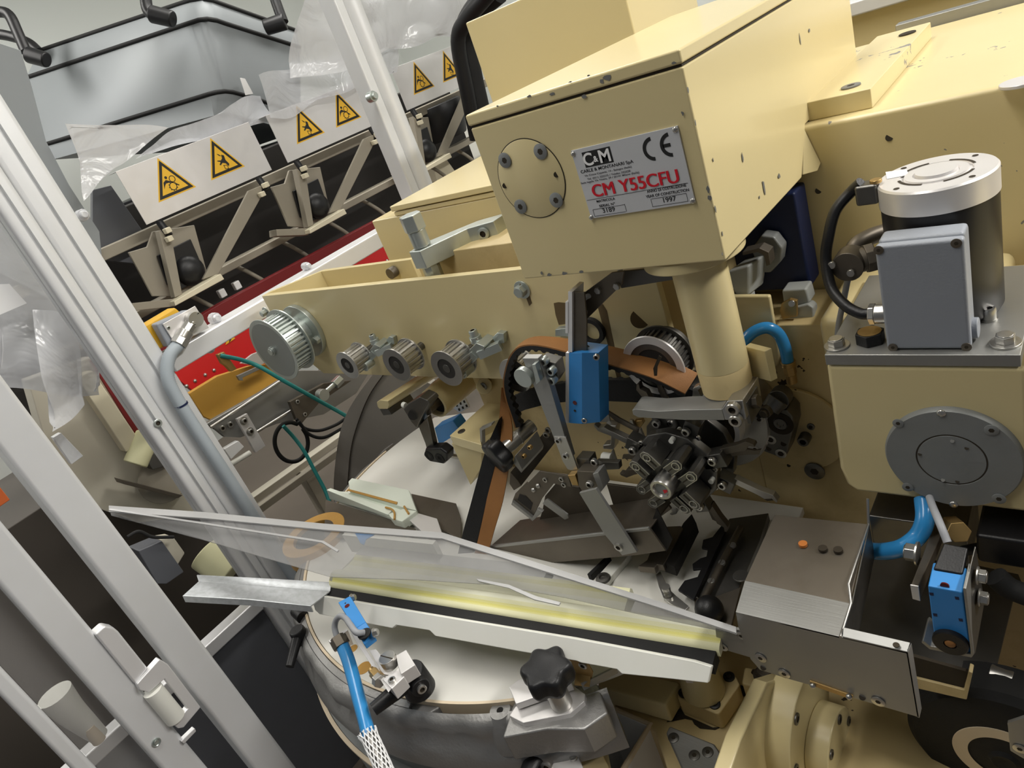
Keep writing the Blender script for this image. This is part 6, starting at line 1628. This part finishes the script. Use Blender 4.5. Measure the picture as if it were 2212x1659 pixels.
# red beam and panel
t = Thing('red_beam', 'red beam, shade painted into its colour, running away behind the white rail', 'beam')
t.add('beam', polyx([(330, 742), (477, 655), (660, 557), (860, 450), (860, 500), (640, 600), (480, 690), (340, 770)], -2.20, -.03), 'red_dark', .003)  # shaded copy of the panel red, darkened in the colour itself
t.done()
t = Thing('red_panel', 'bright red side panel with studs below the white rail', 'panel')
t.add('panel', polyx([(360, 800), (560, 680), (860, 500), (980, 500), (980, 620), (640, 760), (560, 800), (434, 858)], -2.14, -.02), 'red_paint', .002)
for u, v in ((403, 834), (421, 823), (443, 810), (462, 800), (606, 752), (836, 563)):
    p = W(u, v, x=-2.14); t.add('stud', G().sph(p, .0062, 12), 'steel')
p = [W(u, v, x=-2.137) for u, v in ((487, 745), (508, 731), (493, 720))]
sgn = t.add('warning_sign', G().prism(p, X * .001), 'sign_yellow', label='small yellow electric warning sign')
t.add('bolt_symbol', G().prism([W(u, v, x=-2.1355) for u, v in ((495, 726), (492, 735), (496, 734), (494, 742), (500, 732), (496, 733))], X * .001), 'ink', parent=sgn)
t.done()
one('ochre_panel', polyx([(408, 850), (470, 812), (540, 790), (640, 780), (640, 800), (530, 868), (458, 908), (440, 900)], -2.05, -.02), 'ochre', 'dull ochre sheet below the red panel', 'panel', bevel=.002)
t = Thing('tie_plate', 'pale metal plate and channel above the ochre sheet', 'plate')
t.add('plate', polyx([(520, 785), (545, 765), (600, 745), (620, 762), (560, 790)], -2.03, -.01), 'alu_sheet', .001)
t.add('channel', polyx([(512, 812), (565, 788), (570, 794), (524, 816), (526, 822), (518, 822)], -2.02, -.01), 'steel_brushed', .001)
t.done()
# stainless conveyor frame
t = Thing('steel_frame', 'stainless conveyor frame with bolted end plate and bright rods', 'frame')
t.add('side', polyx([(446, 915), (560, 850), (640, 800), (800, 800), (770, 850), (700, 895), (600, 915), (520, 945), (487, 944), (470, 930)], -1.95, -.02), 'steel_brushed', .002)
t.add('rod', G().cyl(W(455, 923, x=-1.93), W(606, 823, x=-1.93), .0045, n=12), 'steel')
t.add('rod', G().cyl(W(553, 934, x=-1.93), W(640, 880, x=-1.93), .0045, n=12), 'steel')
t.add('rod', G().cyl(W(500, 1002, x=-1.93), W(540, 978, x=-1.93), .008, n=14), 'pom')
t.add('end_plate', polyx([(512, 905), (534, 893), (574, 963), (553, 978)], -1.915, -.012), 'alu_sheet', .001)
for u, v in ((526, 909), (540, 932)): t.add('bolt', G().bolt(W(u, v, x=-1.915), X, .0085, .008, washer=.012), 'steel')
for u, v in ((479, 925), (496, 917)): t.add('bolt', G().bolt(W(u, v, x=-1.95), X, .0085, .008), 'steel')
t.add('block', polyx([(484, 970), (515, 952), (528, 965), (500, 992)], -1.93, -.02), 'white_label', .002)
t.add('bracket', polyx([(626, 868), (700, 828), (760, 822), (690, 870), (652, 915), (640, 905)], -1.90, -.015), 'steel_grubby', .001)
for u, v in ((642, 868), (658, 895)): t.add('bolt', G().bolt(W(u, v, x=-1.90), X, .0065, .004), 'steel')
e = W(696, 853, x=-1.87)
t.add('rod_end', G().cyl(e - X * .012, e + X * .012, .019, n=24).cyl(e, W(728, 825, x=-1.87), .008, n=14), 'zinc', .001)
t.add('nut', G().cyl(W(722, 832, x=-1.87), W(736, 818, x=-1.87), .016, n=6), 'zinc', .001)
t.done()
one('teal_cable', G().tube([W(476, 768, x=-1.90), W(520, 777, x=-1.88), W(560, 792, x=-1.86), W(612, 822, x=-1.84), W(690, 866, x=-1.82), W(745, 897, x=-1.80), W(770, 915, x=-1.80)], .0062, n=12), 'teal', 'teal cable stretched from the brown clip across the stainless frame', 'cable', smooth=60)
one('teal_cable', G().tube([W(612, 920, x=-1.80), W(635, 945, x=-1.80), W(657, 975, x=-1.78), W(680, 1018, x=-1.76), W(700, 1055, x=-1.74), W(712, 1085, x=-1.72)], .0055, n=12), 'teal', 'teal cable sloping down towards the small pale trough', 'cable', smooth=60)
g = G(); cc = W(630, 955, x=-1.82)
g.tube([cc + V(0, .052 * math.cos(a), .060 * math.sin(a)) for a in [k * math.pi / 8 + .6 for k in range(16)]], .0062, n=10)
one('cable_loop', g, 'black_rubber', 'black cable loop hanging below the stainless frame', 'cable', smooth=60)
one('cable_loop', G().tube([W(640, 905, x=-1.82), W(658, 925, x=-1.82), W(690, 930, x=-1.82), W(725, 918, x=-1.82), W(745, 905, x=-1.82)], .005, n=10).tube([W(645, 910, x=-1.80), W(668, 938, x=-1.80), W(700, 945, x=-1.80), W(740, 925, x=-1.80)], .005, n=10), 'black_rubber', 'pair of sagging black cables right of the cable loop', 'cable', smooth=60)
one('cable_clip', polyx([(470, 766), (484, 760), (496, 775), (512, 797), (500, 803), (488, 790), (480, 785)], -1.9, -.015), 'brass', 'brown clip holding the teal cable by the electric warning sign', 'clip', bevel=.001)
# floor-level beams of the background line
t = Thing('base_beam', 'beige base beam on the floor behind the drum guard', 'beam')
for k, (a, b, w, m) in enumerate((((560, 1068), (790, 905), .05, 'panel_cream'), ((575, 1088), (800, 925), .03, 'beige_bracket'))):
    p, q = W(*a, z=.42), W(*b, z=.42); q = V(p.x, q.y, q.z) if False else q
    t.add('beam', G().bar(p - (q - p) * .6, q + (q - p) * .6, w, .03), m, .003)
t.add('leg', G().box((W(640, 1015, z=.42).x - .03, W(640, 1015, z=.42).y, 0), (W(640, 1015, z=.42).x + .03, W(640, 1015, z=.42).y + .06, .41)), 'beige_bracket', .003)
t.done()
# hopper
t = Thing('hopper', 'big grey tapered hopper with black seals and rounded corner, upper left', 'hopper')
def dep(u): return 2.62 + (.30 * (450 - u) / 400 if u < 450 else .35 * (u - 450) / 200)
def lev(px, k=0): P = [WD(u, v, dep(u) + k) for u, v in px]; return P + [P[-1] + V(-.75, .25, 0), P[0] + V(-.6, .5, 0)]
L0 = [(84, 110), (392, 7), (412, 1), (436, -3), (458, 1), (480, 9), (640, 66)]
L1 = [(56, 168), (412, 49), (430, 43), (448, 41), (468, 44), (488, 51), (648, 102)]
L2 = [(98, 312), (452, 203), (468, 199), (485, 197), (503, 199), (521, 204), (650, 245)]
L3 = [(112, 345), (462, 250), (474, 246), (486, 244), (500, 245), (516, 250), (640, 285)]
lv = [lev(L0, .02), lev(L1), lev(L2, .05), lev(L3, .06)]
g = G(); rows = [[g.b.verts.new(p) for p in l] for l in lv]
for A, B in zip(rows, rows[1:]):
    for i in range(len(A)): g.face([A[i], A[(i + 1) % len(A)], B[(i + 1) % len(A)], B[i]])
g.face(rows[0]); g.face(rows[-1][::-1])
t.add('shell', g, 'hopper_grey', smooth=50)
for k in (0, 1, 2): t.add('seal', G().tube(lv[k][:7], .0085, n=10, res=1), 'black_rubber', smooth=60)
t.add('bracket', G().prism([WD(u, v, dep(u) - .03) for u, v in ((518, 168), (528, 170), (546, 203), (530, 206))], V(-.01, .01, 0)), 'alu_sheet', .001)
bz = min(p.z for p in lv[3]) - .01
t.add('stand', G().prism([V(p.x - .03, p.y + .04, bz) for p in (lv[3][0], lv[3][3], lv[3][6], lv[3][7], lv[3][8])], Z * -.25), 'black_paint', .004)
t.done()
def handle(label, arm, grip, d):
    t = Thing('handle', label, 'handle', None)
    t.add('arm', G().tube([WD(u, v, d) for u, v in arm], .0205, n=14, res=4), 'black_plastic', smooth=60)
    a, b = [WD(u, v, d) for u, v in grip]
    t.add('grip', G().cyl(a, b, .031, .029, n=28), 'black_plastic', .006); t.done()
handle('black handle at the far left end of the grey hopper', [(-30, 28), (5, 26), (22, 36), (38, 70), (56, 112)], [(60, 118), (102, 130)], 2.74)
handle('black handle at the top middle of the grey hopper front', [(312, -30), (318, 18), (330, 34)], [(326, 30), (375, 42)], 2.58)
handle('black handle on the right face of the grey hopper', [(585, -30), (598, 10), (612, 48)], [(616, 46), (572, 60)], 2.75)
one('handle', G().tube([WD(-30, 70, 2.85), WD(20, 78, 2.85), WD(60, 92, 2.85), WD(84, 112, 2.85)], .02, n=12), 'black_plastic', 'lower black curved handle at the far left edge', 'handle', smooth=60)
# film: crumpled sheets
def sheet(label, px, x, m, seed, amp=.03, nx=36, name='plastic_film'):
    """crumpled sheet hanging in plane x; px = four corner pixels (tl, tr, br, bl)"""
    random.seed(seed); c = [W(u, v, x=x) for u, v in px]; g = G(); rows = []
    for i in range(nx + 1):
        r = []
        for j in range(nx + 1):
            a, b = i / nx, j / nx
            p = c[0].lerp(c[1], b).lerp(c[3].lerp(c[2], b), a)
            q = p * 3.2 + V(seed, 0, 0)
            d = noise.noise(q) + .5 * noise.noise(q * 2.3) + .6 * abs(noise.noise(q * 1.4 + V(7, 3, 1)))
            e = min(a, 1 - a, b, 1 - b)
            p = p + X * (d * amp * 2) + V(0, noise.noise(q * 2 + V(3, 9, 2)), noise.noise(q * 2 + V(1, 2, 8))) * (.035 if e < .03 else .01)
            r.append(g.b.verts.new(p))
        rows.append(r)
    for A, B in zip(rows, rows[1:]):
        for j in range(nx): g.face([A[j], A[j + 1], B[j + 1], B[j]])
    return one(name, g, m, label, 'plastic film', smooth=80)
sheet('crumpled clear film hanging behind the far post, top centre', [(640, -20), (1040, -60), (985, 75), (650, 165)], -2.10, 'film_dense', 3, .05)
sheet('clear film draped over the upper edge of the middle guard plate', [(560, 175), (860, 70), (850, 165), (580, 258)], PX + .035, 'film', 5, .012)
sheet('milky film folded over the left end of the first guard plate', [(135, 255), (352, 282), (240, 372), (190, 430)], PX + .02, 'film_dense', 8, .02)
sheet('clear film bunched between the first and middle guard plates', [(440, 255), (575, 205), (600, 262), (300, 345)], PX - .02, 'film', 9, .02)
sheet('large silvery film hanging left of the wide guard post', [(-40, 230), (90, 420), (215, 850), (-20, 840)], -1.80, 'film_dense', 12, .04)
sheet('film tongue with bright creases beside the door post', [(70, 690), (135, 700), (175, 855), (90, 925)], -1.74, 'film_dense', 14, .03)
t = Thing('side_cover', 'light grey cover left of the hopper, behind the guard post', 'cover')
t.add('sheet', polyx([(-60, 60), (0, 93), (45, 108), (70, 190), (100, 305), (150, 400), (215, 500), (225, 600), (215, 700), (-60, 560)], -2.28, -.02), 'hopper_grey', .002, label=None)
t.done()
one('paper_sheet', polyx([(-20, 615), (20, 613), (58, 655), (0, 680), (-20, 684)], -1.70, -.002), 'white_label', 'small white paper sheet taped to the film at the left edge', 'paper')
t = Thing('black_hose', 'thick black arched hose beside the square cream cabinet', 'hose')
t.add('hose', G().tube([W(1075, -20, y=2.3), W(1030, 20, y=2.3), W(1005, 75, y=2.3), W(1015, 150, y=2.3), W(1040, 260, y=2.3)], .045, n=16), 'black_rubber', smooth=60)
t.add('hose', G().tube([W(1060, -20, y=2.25), W(1010, 40, y=2.25), W(990, 90, y=2.25), W(1010, 200, y=2.25), W(1030, 300, y=2.25)], .03, n=16), 'black_plastic', smooth=60)
t.done()
t = Thing('far_stand', 'pale stand legs and round black seat seen past the far post', 'stand')
t.add('seat', G().lathe(W(960, 300, x=-2.37), Z, [(0, 0), (0, .11), (.11, .14), (.15, .13), (.15, 0)], 32), 'black_plastic', .004)
t.add('leg', polyx([(930, 340), (955, 330), (985, 372), (945, 392)], -2.4, -.05), 'cream_pale', .003)
t.add('leg', polyx([(945, 232), (1010, 205), (1020, 235), (960, 262)], -2.45, -.05), 'cream_pale', .003)
t.add('panel', polyx([(975, 262), (1040, 240), (1050, 350), (1000, 372)], -2.7, -.02), 'pom', .003)
t.done()
# ================================================================ machine seen between the left posts
t = Thing('cream_machine', 'pale cream machine with a raised beige bar seen between the left posts', 'machine')
XM = -2.0
t.add('panel', polyx([(60, 820), (200, 770), (330, 880), (440, 1110), (300, 1130), (190, 1090), (100, 960)], XM, -.06), 'panel_cream', .003)
t.add('bar', G().prism([W(u, v, x=XM + .05) for u, v in ((165, 815), (200, 800), (305, 956), (273, 977))], X * -.04), 'cream_pale', .003)
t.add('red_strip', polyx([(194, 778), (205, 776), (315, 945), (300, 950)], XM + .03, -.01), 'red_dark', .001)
a = W(290, 985, x=XM + .05)
t.add('fitting', G().cyl(a + V(0, -.01, -.02), a + V(0, .06, .03), .030, n=28), 'foam', .004)
t.add('shelf', polyx([(262, 1036), (395, 1070), (385, 1076), (268, 1046)], XM + .09, -.05), 'steel_grubby', .001)
t.add('disc', G().cyl(W(350, 1040, x=XM + .02), W(350, 1040, x=XM + .04), .06, n=36), 'beige_bracket', .002)
t.add('block', polyx([(310, 985), (350, 975), (365, 1005), (330, 1015)], XM + .06, -.03), 'steel_dark', .002)
t.done()
t = Thing('clear_bracket', 'clear plastic channel piece behind the first door post', 'bracket')
t.add('channel', polyx([(115, 945), (132, 935), (180, 985), (155, 1003)], -1.85, -.02), 'film_dense', .001); t.done()
one('orange_panel', polyx([(-60, 1020), (0, 1052), (22, 1080), (0, 1095), (-60, 1120)], -1.9, -.03), mat('orange_paint', (.55, .12, .03), .45) and 'orange_paint', 'orange panel corner at the left edge between the door posts', 'panel', bevel=.002)
t = Thing('lower_gear', 'dim grey and beige parts under the clear cover, left', 'machine parts')
t.add('housing', polyx([(298, 1190), (350, 1168), (398, 1236), (360, 1262), (340, 1262)], -1.72, -.06), 'dark_panel', .003)
t.add('lid', polyx([(345, 1165), (375, 1160), (400, 1195), (380, 1228)], -1.74, -.05), 'panel_cream', .003)
t.add('cylinder', G().cyl(W(440, 1195, x=-1.80), W(500, 1240, x=-1.74), .045, n=28), 'foam', .004)
t.add('cable', G().tube([W(275, 1160, x=-1.7), W(300, 1148, x=-1.7), W(330, 1160, x=-1.7), W(375, 1160, x=-1.7)], .004, n=8), 'black_rubber', smooth=60)
t.done()
t = Thing('dark_cabinet', 'dark brown cabinet wall seen through the door posts', 'cabinet')
t.add('wall', G().box((-2.6, -.6, 0), (-2.12, .72, 1.02)), mat('brown_dark', (.065, .055, .045), .6) and 'brown_dark', .003)
t.done()
a = W(125, 1500, x=-1.45)
t = Thing('bottle', 'blurred white bottle lying between the two leftmost door posts', 'bottle')
t.add('body', G().tube([W(118, 1500, x=-1.45), W(150, 1535, x=-1.45), W(185, 1565, x=-1.45), W(215, 1590, x=-1.45)], lambda s: .030 - .014 * s, n=18), 'pom', smooth=60)
t.add('tip', G().cyl(W(190, 1570, x=-1.44), W(215, 1600, x=-1.44), .012, n=14), 'rim_tan')
t.done()
# lower guard: dark panels with rails in the guard plane
zr = W(495, 1345, x=GX - .02).z
t = Thing('guard_panel', 'dark grey guard panel under a bright rail left of the wide guard post', 'guard panel')
t.add('panel', G().box((GX - .04, -.6, .05), (GX - .03, ya - .002, zr - .035)), 'dark_panel', .001)
t.add('rail', G().box((GX - .05, -.6, zr - .035), (GX - .012, ya - .002, zr)), 'alu_bright', .004)
t.done()
t = Thing('guard_panel', 'dark grey guard panel right of the wide guard post, beside the cast ring', 'guard panel')
t.add('panel', G().box((GX - .04, yb + .002, .05), (GX - .03, yr - .1, zr - .1)), 'dark_panel', .001)
t.add('rail', G().box((GX - .05, yb + .002, zr - .1), (GX - .012, yr - .1, zr - .065)), 'aluminium', .004)
t.done()
